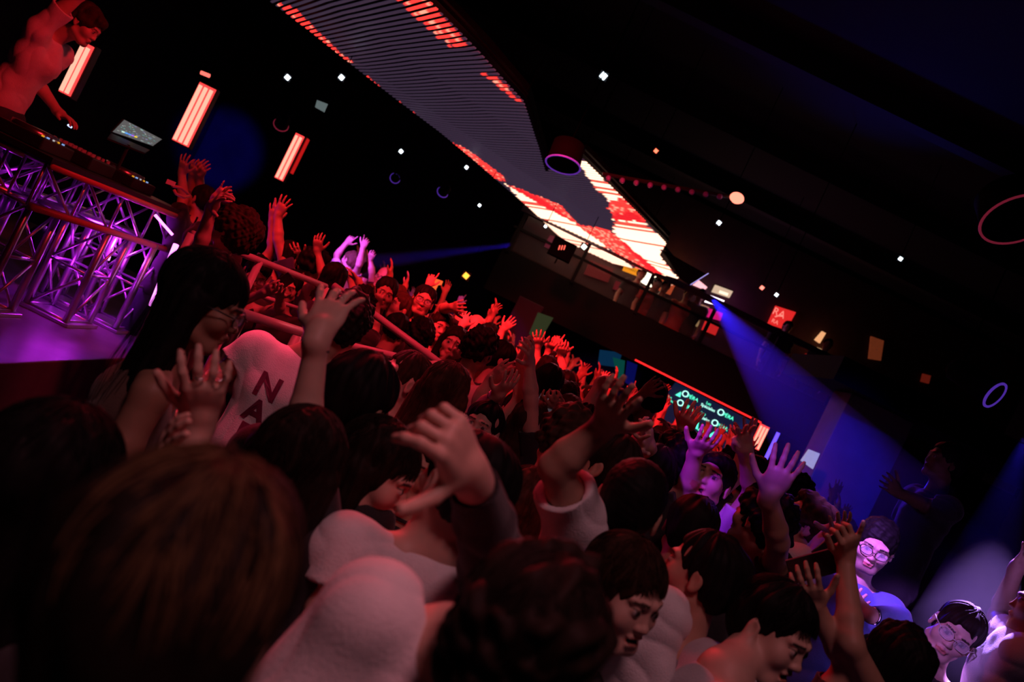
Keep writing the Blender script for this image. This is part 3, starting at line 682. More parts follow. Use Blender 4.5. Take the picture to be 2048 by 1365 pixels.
led_column((560, 360), (597, 268), 10.5, .12, 'slimmer glowing red light column left of centre', 2)
b = MB(); p0, p1 = P(578, 344, 10.55), P(612, 275, 10.55); b.box(((p0.x+p1.x)/2, 10.62, (p0.z+p1.z)/2), (.05, .08, p1.z-p0.z)); o = b.build('light_bar', glow('led_deep_red', (.5, .008, .008), 1)); tag(o, 'narrow dark red light bar beside the slimmer light column', 'light')
led_column((134, 190), (169, 85), 6.6, .10, 'red light column standing behind the performer', 2)
led_column((1508, 897), (1531, 852), 13.4, .17, 'small red light column at the right end of the bar', 3)
for px0, px1, lb in (((410, 146), (419, 150), 'short red glowing bar above the three tube light column'),):
    b = MB(); b.tube([P(px0[0]-8, px0[1]-1, 9), P(px1[0]+0, px1[1]+2, 9)], .022, 8); o = b.build('light_bar', glow('led_red_bar', (1, .15, .12), 1.6)); tag(o, lb, 'light')

# ---------------------------------------------------------------- ceiling led screen: slats showing a moving picture
def inpoly(x, y, poly):
    c = False; n = len(poly)
    for i in range(n):
        x0, y0 = poly[i]; x1, y1 = poly[(i+1) % n]
        if (y0 > y) != (y1 > y) and x < (x1-x0)*(y-y0)/(y1-y0)+x0: c = not c
    return c
SZ = 3.85
def pl(p): v = PZ(p[0], p[1], SZ); return (v.x, v.y)
OUT = [pl(p) for p in [(380, -110), (535, 0), (618, 62), (700, 130), (790, 201), (880, 270), (970, 346), (1060, 420), (1118, 472), (1180, 515), (1260, 538), (1358, 557), (1318, 510), (1330, 490), (1240, 398), (1160, 318), (1090, 345), (1068, 280), (1045, 205), (960, 110), (850, 0), (760, -100)]]
WH = [[pl(p) for p in q] for q in (
    [(1010, 372), (1085, 402), (1150, 448), (1215, 500), (1285, 553), (1180, 522), (1118, 475), (1060, 425)],
    [(1225, 432), (1262, 425), (1335, 492), (1320, 510), (1362, 560), (1300, 545), (1262, 505), (1228, 462)],
    [(1150, 322), (1172, 322), (1250, 405), (1222, 408), (1195, 385)])]
RD = [[pl(p) for p in q] for q in (
    [(775, -20), (840, -20), (935, 92), (905, 96), (860, 62), (815, 20)], [(965, 150), (990, 152), (1045, 208), (1030, 204), (1000, 178)],
    [(545, 2), (592, 18), (690, 115), (712, 128), (690, 128)], [(720, 148), (738, 156), (770, 186), (750, 180)], [(780, 196), (795, 203), (868, 264), (860, 262)],
    [(895, 286), (930, 300), (1012, 360), (1000, 368)], [(1215, 405), (1250, 400), (1300, 450), (1230, 440)], [(1150, 452), (1216, 455), (1335, 556), (1285, 548)], [(1010, 372), (1120, 410), (1160, 455), (1090, 420)])]
wv = Vector((.57, -.82)); nv2 = Vector((.82, .57))
cr = [(Vector(p).dot(wv), Vector(p).dot(nv2)) for p in OUT]
lo, hi = min(c[1] for c in cr), max(c[1] for c in cr)
ls_root = empty('led_ceiling_screen', (OUT[6][0], OUT[6][1], SZ), 'long slatted light screen under the ceiling showing red and white flames', 'light screen')
V, Fc, Cc = [], [], []; step = .062; hw = .0125; q = lo; row = 0; rr = random.Random(3)
back = MB()
while q < hi:
    xs = []
    for i in range(len(cr)):
        a0, b0 = cr[i]; a1, b1 = cr[(i+1) % len(cr)]
        if (b0 > q) != (b1 > q): xs.append(a0+(a1-a0)*(q-b0)/(b1-b0))
    xs.sort(); rowred = rr.random()
    for k in range(0, len(xs)-1, 2):
        L_ = xs[k+1]-xs[k]; n = max(3, int(L_/.045))
        for i in range(n+1):
            a_ = xs[k]+L_*i/n; z = SZ+.010*math.sin(a_*2.0+q*.5)+.03*abs(((a_*.8) % 2)-1)
            for sg in (-1, 1):
                p2 = wv*a_+nv2*(q+sg*hw); V.append((p2.x, p2.y, z))
            p2 = wv*a_+nv2*q; j = Vector((rr.gauss(0, .02), rr.gauss(0, .02))); w_ = any(inpoly(p2.x+j.x, p2.y+j.y, g) for g in WH); r_ = any(inpoly(p2.x+j.x, p2.y+j.y, g) for g in RD)
            if w_: col = (1, .10, .07) if rowred < .16 else (2.4, 1.25+.25*rr.random(), .95)
            elif r_: col = (1.5, .06, .05) if rr.random() < .8 else (1.8, .45, .3)
            else: col = (.036, .022, .044)
            if w_ and r_: col = (1, .02, .03)
            Cc += [col, col]
        base = len(V)-2*(n+1)
        for i in range(n): Fc.append((base+2*i, base+2*i+1, base+2*i+3, base+2*i+2))
    q += step; row += 1
me = bpy.data.meshes.new('slats'); me.from_pydata(V, [], Fc); setcol(me, np.array(Cc))
m = bpy.data.materials.new('led_slats'); m.use_nodes = True; nt = m.node_tree; bs = nt.nodes['Principled BSDF']; at = nt.nodes.new('ShaderNodeAttribute'); at.attribute_name = 'tone'
bs.inputs['Base Color'].default_value = (.05, .04, .06, 1); bs.inputs['Roughness'].default_value = .5
nt.links.new(at.outputs['Color'], bs.inputs['Emission Color']); bs.inputs['Emission Strength'].default_value = 1.0
me.transform(Matrix.Translation(-ls_root.location)); o = link('led_slats', me, m, ls_root)
sm = o.modifiers.new('solid', 'SOLIDIFY'); sm.thickness = .012; sm.offset = 1
b = MB(); b.prism([(x, y, SZ+.12) for x, y in OUT][::-1], (0, 0, .05)); b.build('backing_frame', BLACKM, ls_root)
b = MB(); e1 = OUT[11:14]; 
for i in range(len(OUT)):
    x0, y0 = OUT[i]; x1, y1 = OUT[(i+1) % len(OUT)]; b.tube([(x0, y0, SZ+.08), (x1, y1, SZ+.08)], .02, 5)
b.build('edge_frame', BLACKM, ls_root)
for x, y in (OUT[2], OUT[6], OUT[10], OUT[15], OUT[18]):
    b = MB(); b.tube([(x, y, SZ+.1), (x, y, CZ)], .005, 5); b.build('suspension_cable', WIRE, ls_root)
b = MB(); q4 = [P(1326, 500, 10.9), P(1412, 548, 10.9), P(1380, 570, 10.9), P(1362, 558, 10.9)]; b.slab(q4, .05); o = b.build('end_cladding', BLACKM, ls_root)
b = MB(); b.tube([P(1381, 570, 10.8), P(1417, 547, 10.8)], .006, 5); o = b.build('lit_edge', glow('edge_violet', (.5, .4, 1), 1.0), ls_root)
panel('screen_reflection', [(1386, 570), (1398, 561), (1415, 575), (1410, 580)], PD, glow('reflection_pinkwhite', (1, .45, .5), 1.4), 'small pink and white reflection of the ceiling screen, painted as a glowing patch', 'screen')  # mirrored end of the ceiling screen, its reflection painted as a glowing patch

# ---------------------------------------------------------------- lamps under the ceiling
def small_spot(px, py, D, r, label, col=(.75, .9, 1), s_=8):
    c = P(px, py, D); root = empty('spotlight', c, label, 'spotlight', 'small square white spotlights under the ceiling' if col[2] == 1 else None)
    d = (Vector((0, 0, ZC))-c).normalized(); M = d.to_track_quat('-Z', 'Y').to_matrix()
    b = MB(); b.box(c-d*.07, (r*3.0, r*3.0, .12), M); b.build('housing', BLACK, root, bevel=.005)
    b = MB(); b.box(c, (r*1.8, r*1.8, .014), M @ Matrix.Rotation(.3, 3, 'Z')); b.build('lens', glow('lens_%s' % str(col), col, s_), root)
    b = MB(); b.tube([c-d*.1, Vector((c.x, c.y+.12, CZ))], .005, 5); b.build('bracket', WIRE, root)
for i, (x, y, r, w_) in enumerate(((575, 155, .026, 'left of the pair over the red light columns'), (683, 155, .026, 'right of the pair over the red light columns'), (802, 303, .020, 'beside the middle of the ceiling screen, left side'), (933, 335, .018, 'beside the lower ceiling screen edge, above the yellow lamp'),
        (959, 411, .015, 'second from the flaming end of the screen, left side'), (1091, 453, .015, 'nearest the flaming end of the ceiling screen, left side'), (1207, 152, .034, 'alone at the top, right of the ceiling screen'), (1438, 446, .022, 'below the lit red bowl lamp'), (1553, 590, .018, 'above the red poster'), (1801, 518, .020, 'far right among the dark ceiling beams'))):
    small_spot(x, y, 11.0 if 780 < x < 1100 else 8.5, r*(1.25 if 780 < x < 1100 else 1), 'small white square spotlight '+w_)
small_spot(1168, 494, 10.5, .034, 'round white glare lamp at the edge of the glowing screen', (.8, 1, .8), 3)
small_spot(932, 552, 12, .045, 'yellow lamp glowing alone on the dark far wall', (1, .38, .04), 2.5)
small_spot(1312, 302, 8.5, .022, 'small orange red spotlight above the row of bulbs', (1, .14, .07), 3)
small_spot(1524, 576, 11.5, .03, 'small red oval lamp below the ceiling screen end', (1, .2, .15), 2.5)
c = P(1124, 500, 11.15); b = MB(); b.box(c, (.34, .18, .26)); b.tube([c, (c.x, MD+.02, c.z)], .012, 6); o = b.build('dimmer_box', BLACKM, bevel=.005); tag(o, 'dark box with three red dashes hanging beside the balcony end', 'box')
for i in range(3):
    p0, p1 = P(1120+i*5.2, 491, 11), P(1117+i*5.2, 500, 11); b = MB(); b.tube([p0, p1], .009, 5)
    o = b.build('indicator_lamp', glow('red_dash', (1, .12, .08), 1.5)); tag(o, 'tiny red indicator dash on the dark box, '+('first', 'middle', 'last')[i]+' of three', 'lamp', 'red dashes on the dark box')
bar = empty('lamp_bar', P(1340, 375, 8.2), 'dark bar carrying a row of unlit bulbs under the ceiling', 'lamp')
b = MB(); b.tube([P(1205, 348, 8.2), P(1465, 395, 8.2)], .02, 8); b.build('bar_tube', BLACK, bar)
BULB = mat('violet_lit_bulb', (.30, .25, .8), rough=.25)  # violet light falling on the unlit bulbs is put into their base colour
for i in range(9):
    c = P(1217+27.8*i, 357+4.6*i, 8.15); b = MB(); b.lathe([(0, -.035), (.022, -.028), (.03, -.005), (.022, .02), (.012, .04), (0, .042)], c, (.2, -.8, -.5), 14); b.build('bulb', BULB, bar, True)
c = P(1471, 402, 8.1); b = MB(); b.lathe([(0, .0), (.05, .01), (.075, .04), (.07, .055), (0, .06)], c, (.1, .5, .9), 20); o = b.build('bowl_lamp', glow('bowl_red', (1, .20, .13), 2.6), None, True); tag(o, 'half round lamp glowing pale red at the end of the bulb row', 'lamp')
def can(px, py, D, R_, axis, label, m, deep=.25):
    c = P(px, py, D); root = empty('can_lamp', c, label, 'can_fixture'); ax = Vector(axis).normalized()  # hanging can lamp; its glow sits in the rim material only
    b = MB(); b.lathe([(R_*.55, deep), (R_*.9, deep*.9), (R_*.98, 0), (R_*.9, 0), (R_*.8, deep*.3), (0, deep*.35)], c, ax, 32); b.build('housing', BLACKM, root, True)
    ringmesh(c, ax, R_, .009, 40, 6).build('rim', m, root, True)
    b = MB(); b.tube([c+ax*deep*.8, Vector((c.x+ax.x*deep, c.y+ax.y*deep, CZ))], .006, 5); b.build('bracket', WIRE, root)
VRIM = mat('violet_lit_rim', (.3, .1, .7), rough=.4, emit=(.06, .02, .28), es=1)  # violet light on the can rims, put into colour and emission
RRIM = mat('red_lit_rim', (.6, .05, .1), rough=.4, emit=(.12, .008, .02), es=1)  # red light on the can rims, likewise put into the material
can(1126, 330, 7.6, .17, (-.15, .25, .95), 'round violet rimmed can lamp at the notch of the ceiling screen', VRIM)
can(1990, 791, 5.2, .09, (-.6, .75, .3), 'round violet rimmed can lamp low at the right', VRIM, .35)
can(2035, 440, 5.2, .22, (-.3, .6, .75), 'large dim red rimmed can lamp cut by the right edge', RRIM)
can(790, 357, 11.5, .07, (.3, -.8, .2), 'small blue rimmed can lamp left of the ceiling screen', VRIM, .12)
can(562, 250, 9.0, .08, (.3, -.8, .5), 'red rimmed can lamp above the slimmer light column', RRIM, .15)
can(885, 385, 11.5, .08, (.3, -.8, .5), 'dim violet can lamp near the flaming screen edge', VRIM, .15)
panel('mirror_tile', [(634, 200), (655, 208), (648, 224), (630, 214)], 9, glow('tile_reflection', (.10, .13, .13), 1), 'small grey tile with a painted reflection below the pair of white spotlights', 'mirror', .02)  # the tile mirrors nothing; its reflection is put in as emission
t_ = bpy.data.objects['mirror_tile']; p_ = P(645, 202, 9.01); b = MB(); b.tube([p_, (p_.x, p_.y, CZ)], .004, 5); b.build('wire', WIRE, t_)

# ---------------------------------------------------------------- truss table with the decks
YF0, YF1 = 4.75, 6.25
TX = -2.93
tb = empty('truss_table', (TX, 5.4, STZ), 'aluminium truss table with purple lights inside, carrying the decks', 'table')
def truss(a, b_, w, name, nd=5, r=.024, ref=(0, 0, 1)):
    a, b_ = Vector(a), Vector(b_); d = (b_-a).normalized(); u_ = d.cross(Vector(ref)).normalized(); v_ = d.cross(u_)
    cs_ = [(-1, -1), (1, -1), (1, 1), (-1, 1)]; L_ = (b_-a).length; B = MB()
    for x, y in cs_: B.tube([a+u_*x*w/2+v_*y*w/2, b_+u_*x*w/2+v_*y*w/2], r, 8)
    for i in range(nd):
        t0, t1 = i/nd, (i+1)/nd
        for k in range(4):
            x0, y0 = cs_[k]; x1, y1 = cs_[(k+1) % 4]
            p0 = a+d*L_*t0+u_*x0*w/2+v_*y0*w/2; p1 = a+d*L_*t1+u_*x1*w/2+v_*y1*w/2; B.tube([p0, p1], r*.42, 6)
            p2 = a+d*L_*t0+u_*x1*w/2+v_*y1*w/2; B.tube([p0, p2], r*.42, 6)
    return B.build(name, ALU, tb, True)
fx = lambda t: TX+.22*t
LEG = []
for t, y in ((0, YF0+.17), (.62, 5.62), (1, YF1-.1)):
    x = fx(t)-.17; truss((x, y, STZ+.03), (x, y, 1.33), .30, 'truss_leg', 2, ref=(0, 1, 0)); b = MB(); b.box((x, y, STZ+.012), (.40, .40, .024)); b.build('base_plate', ALU, tb, bevel=.004); LEG.append((x, y))
for t, y in ((0, YF0+.17), (1, YF1-.1)):
    x = fx(t)-.50; truss((x, y, STZ+.03), (x, y, 1.33), .28, 'truss_leg', 3, ref=(0, 1, 0)); b = MB(); b.box((x, y, STZ+.012), (.40, .40, .024)); b.build('base_plate', ALU, tb, bevel=.004)
truss((fx(0)-.15, YF0, 1.45), (fx(1)-.15, YF1, 1.45), .27, 'truss_beam', 4); truss((fx(0)-.50, YF0, 1.45), (fx(1)-.50, YF1, 1.45), .27, 'truss_beam', 4)
truss((fx(0)-.17, YF0+.14, 1.45), (fx(0)-.55, YF0+.14, 1.45), .25, 'truss_beam', 1)
b = MB(); b.prism([(fx(0)+.03, YF0-.06, 1.60), (fx(1)+.03, YF1+.05, 1.60), (fx(1)-.64, YF1+.05, 1.60), (fx(0)-.64, YF0-.06, 1.60)], (0, 0, .035)); b.build('table_top', BLACK, tb)
for z_ in (1.585, 1.315):
    b = MB(); b.tube([(fx(0)+.02, YF0-.04, z_), (fx(1)+.02, YF1+.04, z_)], .022, 10); b.build('front_tube', mat('red_tube', (.7, .2, .18), rough=.4), tb, True)
for (p0, p1, r_) in ((P(352, 490, 5.95), P(303, 612, 5.75), .022), (P(310, 430, 5.7), P(345, 470, 5.8), .010), (P(232, 470, 6.3), P(215, 520, 6.25), .016)):
    b = MB(); b.tube([p0, p1], r_, 8); b.build('light_strip', glow('magenta_strip', (1, .22, 1), 3.2), tb, True)
b = MB(); c = Vector((fx(.5)-.45, 5.6, 1.02)); b.lathe([(0, .1), (.07, .1), (.085, -.05), (.09, -.1), (.08, -.1), (.06, -.04), (0, -.04)], c, (.6, -.7, -.3), 20); o = b.build('wash_light', BLACK, None, True); tag(o, 'round black wash light hanging inside the truss table', 'spotlight')
b = MB(); pts = [P(395, 435, 6.0), P(375, 475, 5.9), P(352, 515, 5.8), P(325, 570, 5.7), P(300, 620, 5.6)]; b.tube(pts, .008, 6); o = b.build('cable', BLACKM); tag(o, 'black cable looping down the front of the truss table', 'cable')
# decks on the table
def deck(x, y, label, ang=0):
    r = empty('turntable', (x, y, 1.635), label, 'turntable', None); r.rotation_euler.z = 0
    b = MB(); b.box((x, y, 1.675), (.34, .34, .08)); b.build('deck_case', BLACK, r, bevel=.008)
    b = MB(); b.lathe([(0, .03), (.14, .03), (.145, .0), (.145, -.01)], (x-.01, y, 1.715), (0, 0, 1), 36); b.build('jog_wheel', mat('jog_steel', (.25, .25, .27), rough=.25, metal=.9), r, True)
    for k in range(5):
        b = MB(); b.lathe([(0, .01), (.009, .01), (.009, 0)], (x+.13, y-.13+.055*k, 1.715), (0, 0, 1), 10); b.build('button', glow('button_%d' % (k % 3), ((1, .45, .02), (.3, .5, 1), (.6, .6, .6))[k % 3], .7), r)
deck(-3.27, 5.02, 'black media deck at the near end of the truss table'); deck(-3.12, 5.90, 'black media deck at the far end of the truss table')
r = empty('mixer', (-3.22, 5.46, 1.635), 'black audio mixer with lit buttons between the two decks', 'mixer')
b = MB(); b.box((-3.22, 5.46, 1.68), (.36, .32, .09)); b.build('mixer_case', BLACK, r, bevel=.008)
for i in range(5):
    for j in range(4):
        b = MB(); b.lathe([(0, .02), (.010, .02), (.012, 0)], (-3.36+.07*i, 5.35+.07*j, 1.725), (0, 0, 1), 10); b.build('knob', mat('knob_grey', (.5, .5, .5), rough=.3), r)
lt = empty('laptop', P(270, 275, 5.9), 'open laptop with a crowded grey and coloured screen beside the decks', 'laptop')
qd = [P(222, 264, 5.75), P(306, 293, 6.15), P(325, 279, 6.25), P(247, 238, 5.85)]
b = MB(); b.slab(qd, -.012); b.build('lid', BLACK, lt)
e = lambda s_, t_: qd[0]*(1-s_)*(1-t_)+qd[1]*s_*(1-t_)+qd[2]*s_*t_+qd[3]*(1-s_)*t_
nrm = (qd[1]-qd[0]).cross(qd[3]-qd[0]).normalized(); nrm = nrm if nrm.y < 0 else -nrm
def lq(s0, t0, s1, t1, m, nm, dd=.004):
    b = MB(); b.slab([e(s0, t0)+nrm*dd, e(s1, t0)+nrm*dd, e(s1, t1)+nrm*dd, e(s0, t1)+nrm*dd], .001); return b.build(nm, m, lt)
lq(.02, .03, .98, .97, mat('laptop_screen', (.1, .12, .12), rough=.3, emit=(.07, .10, .10), es=1), 'display', .003)
lr = random.Random(5)
for i in range(60):
    s0 = lr.uniform(.04, .9); t0 = lr.uniform(.06, .9); c_ = lr.choice([(.5, .6, .6), (.2, .5, .45), (.3, .3, .5), (.4, .45, .4), (.12, .2, .2)])
    lq(s0, t0, s0+lr.uniform(.02, .07), t0+.035, glow('ui_%s' % str(c_), c_, .7), 'screen_cell', .006)
for i, c_ in enumerate([(.6, .9, .8), (.1, .4, 1), (.1, .3, 1), (.4, .15, .9), (1, .7, .05)]): lq(.16+.075*i, .20, .225+.075*i, .29, glow('ui2_%d' % i, c_, 1.0), 'screen_cell', .007)
b = MB(); b.slab([P(222, 266, 5.7), P(300, 300, 6.1), P(290, 306, 5.9), P(215, 276, 5.5)], .012); b.build('keyboard', BLACK, lt)
p_ = P(258, 290, 5.75); b = MB(); b.tube([p_, (p_.x, p_.y, 1.636)], .012, 8); b.box((p_.x, p_.y, 1.640), (.16, .16, .01)); b.build('laptop_stand', BLACK, lt)
# amber light on the mixer, paper on the table
o = panel('paper_sheet', [(335, 358), (352, 365), (348, 373), (331, 367)], 5.8, mat('paper', (.8, .75, .7)), 'crumpled paper sheet near the front corner of the truss table', 'paper', .004)
b = MB(); pts = [P(345, 372, 5.85), P(362, 376, 5.95), P(372, 384, 6.0), P(380, 392, 6.05), P(368, 395, 5.9), P(352, 388, 5.8), P(348, 380, 5.8)]; b.tube(pts, .012, 6); o = b.build('headphones', mat('phones_red', (.5, .2, .18), rough=.5), None, True); tag(o, 'headphones lying at the front corner of the truss table', 'headphones')
b = MB(); c = P(397, 420, 6.42); b.box(c, (.22, .2, .22)); o = b.build('monitor_box', mat('box_grey', (.3, .2, .25), rough=.6), bevel=.01); tag(o, 'small square box at the outer corner of the truss table', 'box')
for c_ in (P(150, 247, 5.6), ):
    b = MB(); b.tube([P(136, 250, 5.5), P(143, 255, 5.5)], .008, 6); o = b.build('indicator_lamp', glow('white_dash', (.5, .6, 1), 2)); tag(o, 'small blue white indicator under the hand of the performer', 'lamp')

# ---------------------------------------------------------------- guard rails
RAIL = mat('rail_paint', (.62, .5, .52), rough=.45)
gr = empty('guard_rail', (-2.2, 5.4, 0), 'thick round handrail running from the truss table into the crowd', 'railing')
top = [P(384, 468, 4.5), P(520, 522, 5.0), P(652, 574, 5.5)]
b = MB(); b.tube(top, .0215, 12); b.build('top_rail', RAIL, gr, True)
b = MB(); b.tube([P(520, 592, 5.0), P(612, 622, 5.4)], .014, 10); b.build('middle_rail', RAIL, gr, True)
for p_ in (top[0], top[1], top[2]):
    b = MB(); b.tube([p_, (p_.x, p_.y, 0)], .024, 10); b.build('post', RAIL, gr, True)
gr2 = empty('guard_rail', (-.45, 8.3, 0), 'slanting handrail meeting a lower rail in the middle of the crowd', 'railing')
pj = P(900, 742, 4.9)
b = MB(); b.tube([P(668, 572, 5.2), P(760, 638, 5.05), pj], .023, 12); b.build('slanting_rail', RAIL, gr2, True)
b = MB(); b.tube([P(700, 692, 4.3), P(790, 713, 4.6), pj], .021, 12); b.build('lower_rail', RAIL, gr2, True)
b = MB(); b.tube([pj, (pj.x, pj.y, 0)], .024, 10); b.build('post', RAIL, gr2, True)
gr3 = empty('guard_rail', (-1.3, 4.2, 0), 'short stout rail stub ending in the dark gap above the white tee', 'railing')
b = MB(); b.tube([P(478, 624, 3.7), P(484, 627, 3.72), P(540, 645, 3.9), P(600, 664, 4.1)], [.012, .024, .025, .025], 14); b.build('top_rail', RAIL, gr3, True)
p_ = P(594, 672, 4.06); b = MB(); b.tube([p_, (p_.x, p_.y, 0)], .026, 10); b.build('post', RAIL, gr3, True)
p_ = P(486, 630, 3.74); b = MB(); b.tube([p_, (p_.x, p_.y, 0)], .026, 10); b.build('post', BLACK, gr3, True)

# yellow paddle held up over the crowd
c = P(868, 580, 9.5); b = MB(); poly = [(860, 553), (886, 563), (883, 570), (876, 571), (872, 579), (871, 590), (865, 589), (866, 580), (857, 569)]
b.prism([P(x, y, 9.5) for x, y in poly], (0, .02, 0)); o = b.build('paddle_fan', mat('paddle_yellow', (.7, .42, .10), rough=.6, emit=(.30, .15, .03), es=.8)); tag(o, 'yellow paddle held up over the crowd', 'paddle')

# ---------------------------------------------------------------- the people one can tell apart
def A(e, w_, t, far=(0, 0, 0), n=(0, 1, 0), **k): return dict(e=e, w=w_, t=t, far=far, n=n, **k)
UP = lambda o=.25, f=.15, n=(0, 1, 0), **k: dict(rel=((o, f, .9), (-.05, f, 1), (0, .1, 1)), n=n, **k)
def backtext(inf, t, size, m, dz=-.22, dx=0, stack=False, roll=0):
    B, C = inf['B'], inf['C']; r, f, z = B[:, 0], B[:, 1], B[:, 2]
    M = Matrix(np.stack([r, z, -f], 1).tolist()) @ Matrix.Rotation(roll, 3, 'Z')
    dg = bpy.context.evaluated_depsgraph_get(); sh = [c for c in inf['root'].children if c.name.startswith('shirt')][0]
    sh.select_set(False)
    cu = bpy.data.curves.new('tmp', 'FONT'); cu.body = t; cu.size = size; cu.align_x = 'CENTER'; cu.align_y = 'CENTER'; cu.extrude = .0012; cu.offset = .035*size if stack else 0; cu.resolution_u = 3
    if stack: cu.space_line = .82
    o = bpy.data.objects.new('tmp', cu); COL.objects.link(o); dg = bpy.context.evaluated_depsgraph_get(); me = bpy.data.meshes.new_from_object(o.evaluated_get(dg)); bpy.data.objects.remove(o)
    # wrap onto the cloth
    from mathutils.bvhtree import BVHTree
    vs = [v.co.copy() for v in sh.data.vertices]; bv = BVHTree.FromPolygons(vs, [tuple(p.vertices) for p in sh.data.polygons])
    o0 = Vector(C-z*-dz+r*dx)-inf['root'].location
    import bmesh as bm_
    bb = bm_.new(); bb.from_mesh(me); bm_.ops.triangulate(bb, faces=bb.faces[:]); bm_.ops.subdivide_edges(bb, edges=[e for e in bb.edges if e.calc_length() > .02], cuts=2, use_grid_fill=False); bb.to_mesh(me); bb.free()
    for v in me.vertices:
        p = o0+M @ Vector((v.co.x, v.co.y, 0)); p -= Vector(f)*.5; hit = bv.ray_cast(p, Vector(f), 1.0)
        d = hit[0] if hit[0] is not None else p+Vector(f)*.38
        v.co = d-Vector(f)*(.0022+max(0, v.co.z))
    o = link('print', me, m, sh)
def prop_box(name, c, dims, M, m, label, cat, screen=None):
    o = empty(name, c, label, cat); b = MB(); b.box(c, dims, M); b.build('case', m, o, bevel=.002)
    if screen:
        b = MB(); b.box(Vector(c)+M @ Vector((0, 0, dims[2]/2+.0008)), (dims[0]*.92, dims[1]*.94, .0008), M); b.build('display', screen, o)
    return o
def facing(nrm, up_):
    z = Vector(nrm).normalized(); y = (Vector(up_)-z*Vector(up_).dot(z)).normalized(); x = y.cross(z); return Matrix((x, y, z)).transposed()

person('performer in a white tee leaning over the decks with one arm thrown up', (170, 50, 5.2), yaw=84, hp=-18, chest=(96, 88, 5.2), floor=STZ, hair=('fringe', 'brown'), shirt=('white', 'short'), tone='fair', s=1.04, h=.0055,
       arms=(A((70, 160, 5.35), (118, 226, 5.4), (160, 250), n=(0, 0, -1), curl=(25, 25, 25, 25)), A((160, -12, 5.0), (215, -60, 5.1), (240, -95))), extras=(('collar',),), pel=(0, .06), strand=(500, .002))
inf = PEOPLE[-1]
person('person with long black hair and dark glasses turned towards the truss table', (408, 605, 2.0), yaw=62, hyaw=76, hp=-4, chest=(305, 745, 2.0), fem=True, hair=('long', 'black'), shirt=('brown', 'tank'), tone='tan', glasses={'c': 'black'}, hlen=.44, extras=(('choker',),), strand=(1200, .0012), h=.0042)
person('dark-haired person at the left edge clapping with two ringed hands', (95, 975, 1.15), yaw=20, hair=('long', 'black'), shirt=('black', 'short'), tone='fair', fem=True, hlen=.3, strand=(900, .0012),
       arms=(A((215, 1160, 1.25), (318, 945, 1.30), (345, 840, 1.3), n=(.8, .5, .1), thumb=45, curl=(12, 14, 16, 20)), A((330, 1100, 1.38), (402, 838, 1.45), (414, 705), n=(-.35, .9, -.1), curl=(28, 30, 32, 34), splay=12)), extras=(('ring', 'R', 1), ('ring', 'R', 3)), h=.0038)
person('blurred blond-streaked head close to the lens at the lower left', (330, 1215, .60), yaw=-4, hair=('short', 'darkbrown'), shirt=('black', 'short'), tone='fair', strand=(260, .0013, 'streak'), h=.0042, s=.98)
person('curly dark-haired head in front wearing a white shirt, bent to the right', (1035, 1300, .98), yaw=12, chest=(862, 1375, 1.03), hair=('curly', 'darkbrown'), shirt=('white', 'short'), tone='fair', strand=(1400, .0012), h=.0042, arms=(A((470, 1570, 1.0), (460, 1700, 1.0), (460, 1800), S=(745, 1245, 1.03)), None))
person('person in a pale tee seen from behind with only an ear and neck showing', (925, 972, 1.68), yaw=-32, chest=(846, 1132, 1.68), hair=('short', 'black'), shirt=('white', 'short'), tone='fair', arms=(A((650, 1215, 1.55), (640, 1330, 1.5), (660, 1400)), None), extras=(('collar',),), h=.0042)
person('dark-haired person stretching up a bare forearm with a cord bracelet and ring', (592, 935, 1.62), yaw=14, chest=(520, 1075, 1.62), hair=('long', 'darkbrown'), fem=True, shirt=('black', 'short'), tone='fair', hlen=.3, strand=(900, .0012),
       arms=(None, A((603, 872, 1.72), (636, 672, 1.72), (690, 560), n=(.1, .98, -.1), curl=(14, 22, 16, 14), splay=15, thumb=30, far=(0, 0, 1), hs=1.1)), extras=(('bracelet', 'R', .03, .0042), ('ring', 'R', 2)), h=.0036)
person('broad black-haired head with one ear showing beside the ringed forearm', (718, 800, 2.05), yaw=24, hair=('short', 'black'), shirt=('black', 'short'), tone='mid', h=.0045)
person('young person in profile with long dark hair tied back, looking right', (752, 945, 1.95), yaw=88, hyaw=97, hp=-8, fem=True, hair=('long', 'darkbrown'), shirt=('black', 'tank'), tone='fair', hlen=.36, strand=(900, .0013), h=.0040,
       arms=(None, A((690, 1130, 1.85), (662, 1215, 1.9), (650, 1280))))
person('frowning person in a black collared shirt glancing left between two heads', (846, 935, 2.45), yaw=190, hyaw=205, hp=-6, hair=('short', 'darkbrown'), shirt=('black', 'short'), tone='mid', extras=(('collar',),), h=.0045,
       arms=(None, A((760, 1060, 2.4), (738, 1078, 2.25), (730, 1040))))
person('brown-haired person in black reaching out a big curled hand', (1040, 1018, 2.35), yaw=8, chest=(1000, 1190, 2.35), hair=('long', 'auburn'), fem=True, shirt=('black', 'long'), tone='fair', hlen=.30, strand=(1000, .0013), h=.0036,
       arms=(None, A((968, 1040, 1.30), (940, 950, 1.16), (862, 800), n=(-.85, .45, -.3), curl=(48, 82, 84, 86), thumb=58, splay=8, far=(0, 0, 0), hs=1.12, S=(985, 1160, 1.5))))
person('close-cropped person in a white tee with one arm bent up, seen from behind', (1258, 1012, 2.0), yaw=14, chest=(1192, 1150, 2.0), hair=('buzz', 'black'), shirt=('white', 'short'), tone='mid', h=.0042,
       arms=(A((1110, 935, 1.84), (1210, 850, 1.80), (1240, 775), n=(.3, .9, -.2), curl=(12, 14, 22, 26), S=(1132, 1065, 1.95)), None))
person('person in a black tee with face tipped back in profile behind the cropped head', (1200, 930, 2.6), yaw=-62, hyaw=-72, hp=14, hair=('fringe', 'darkbrown'), shirt=('black', 'short'), tone='mid', h=.005)
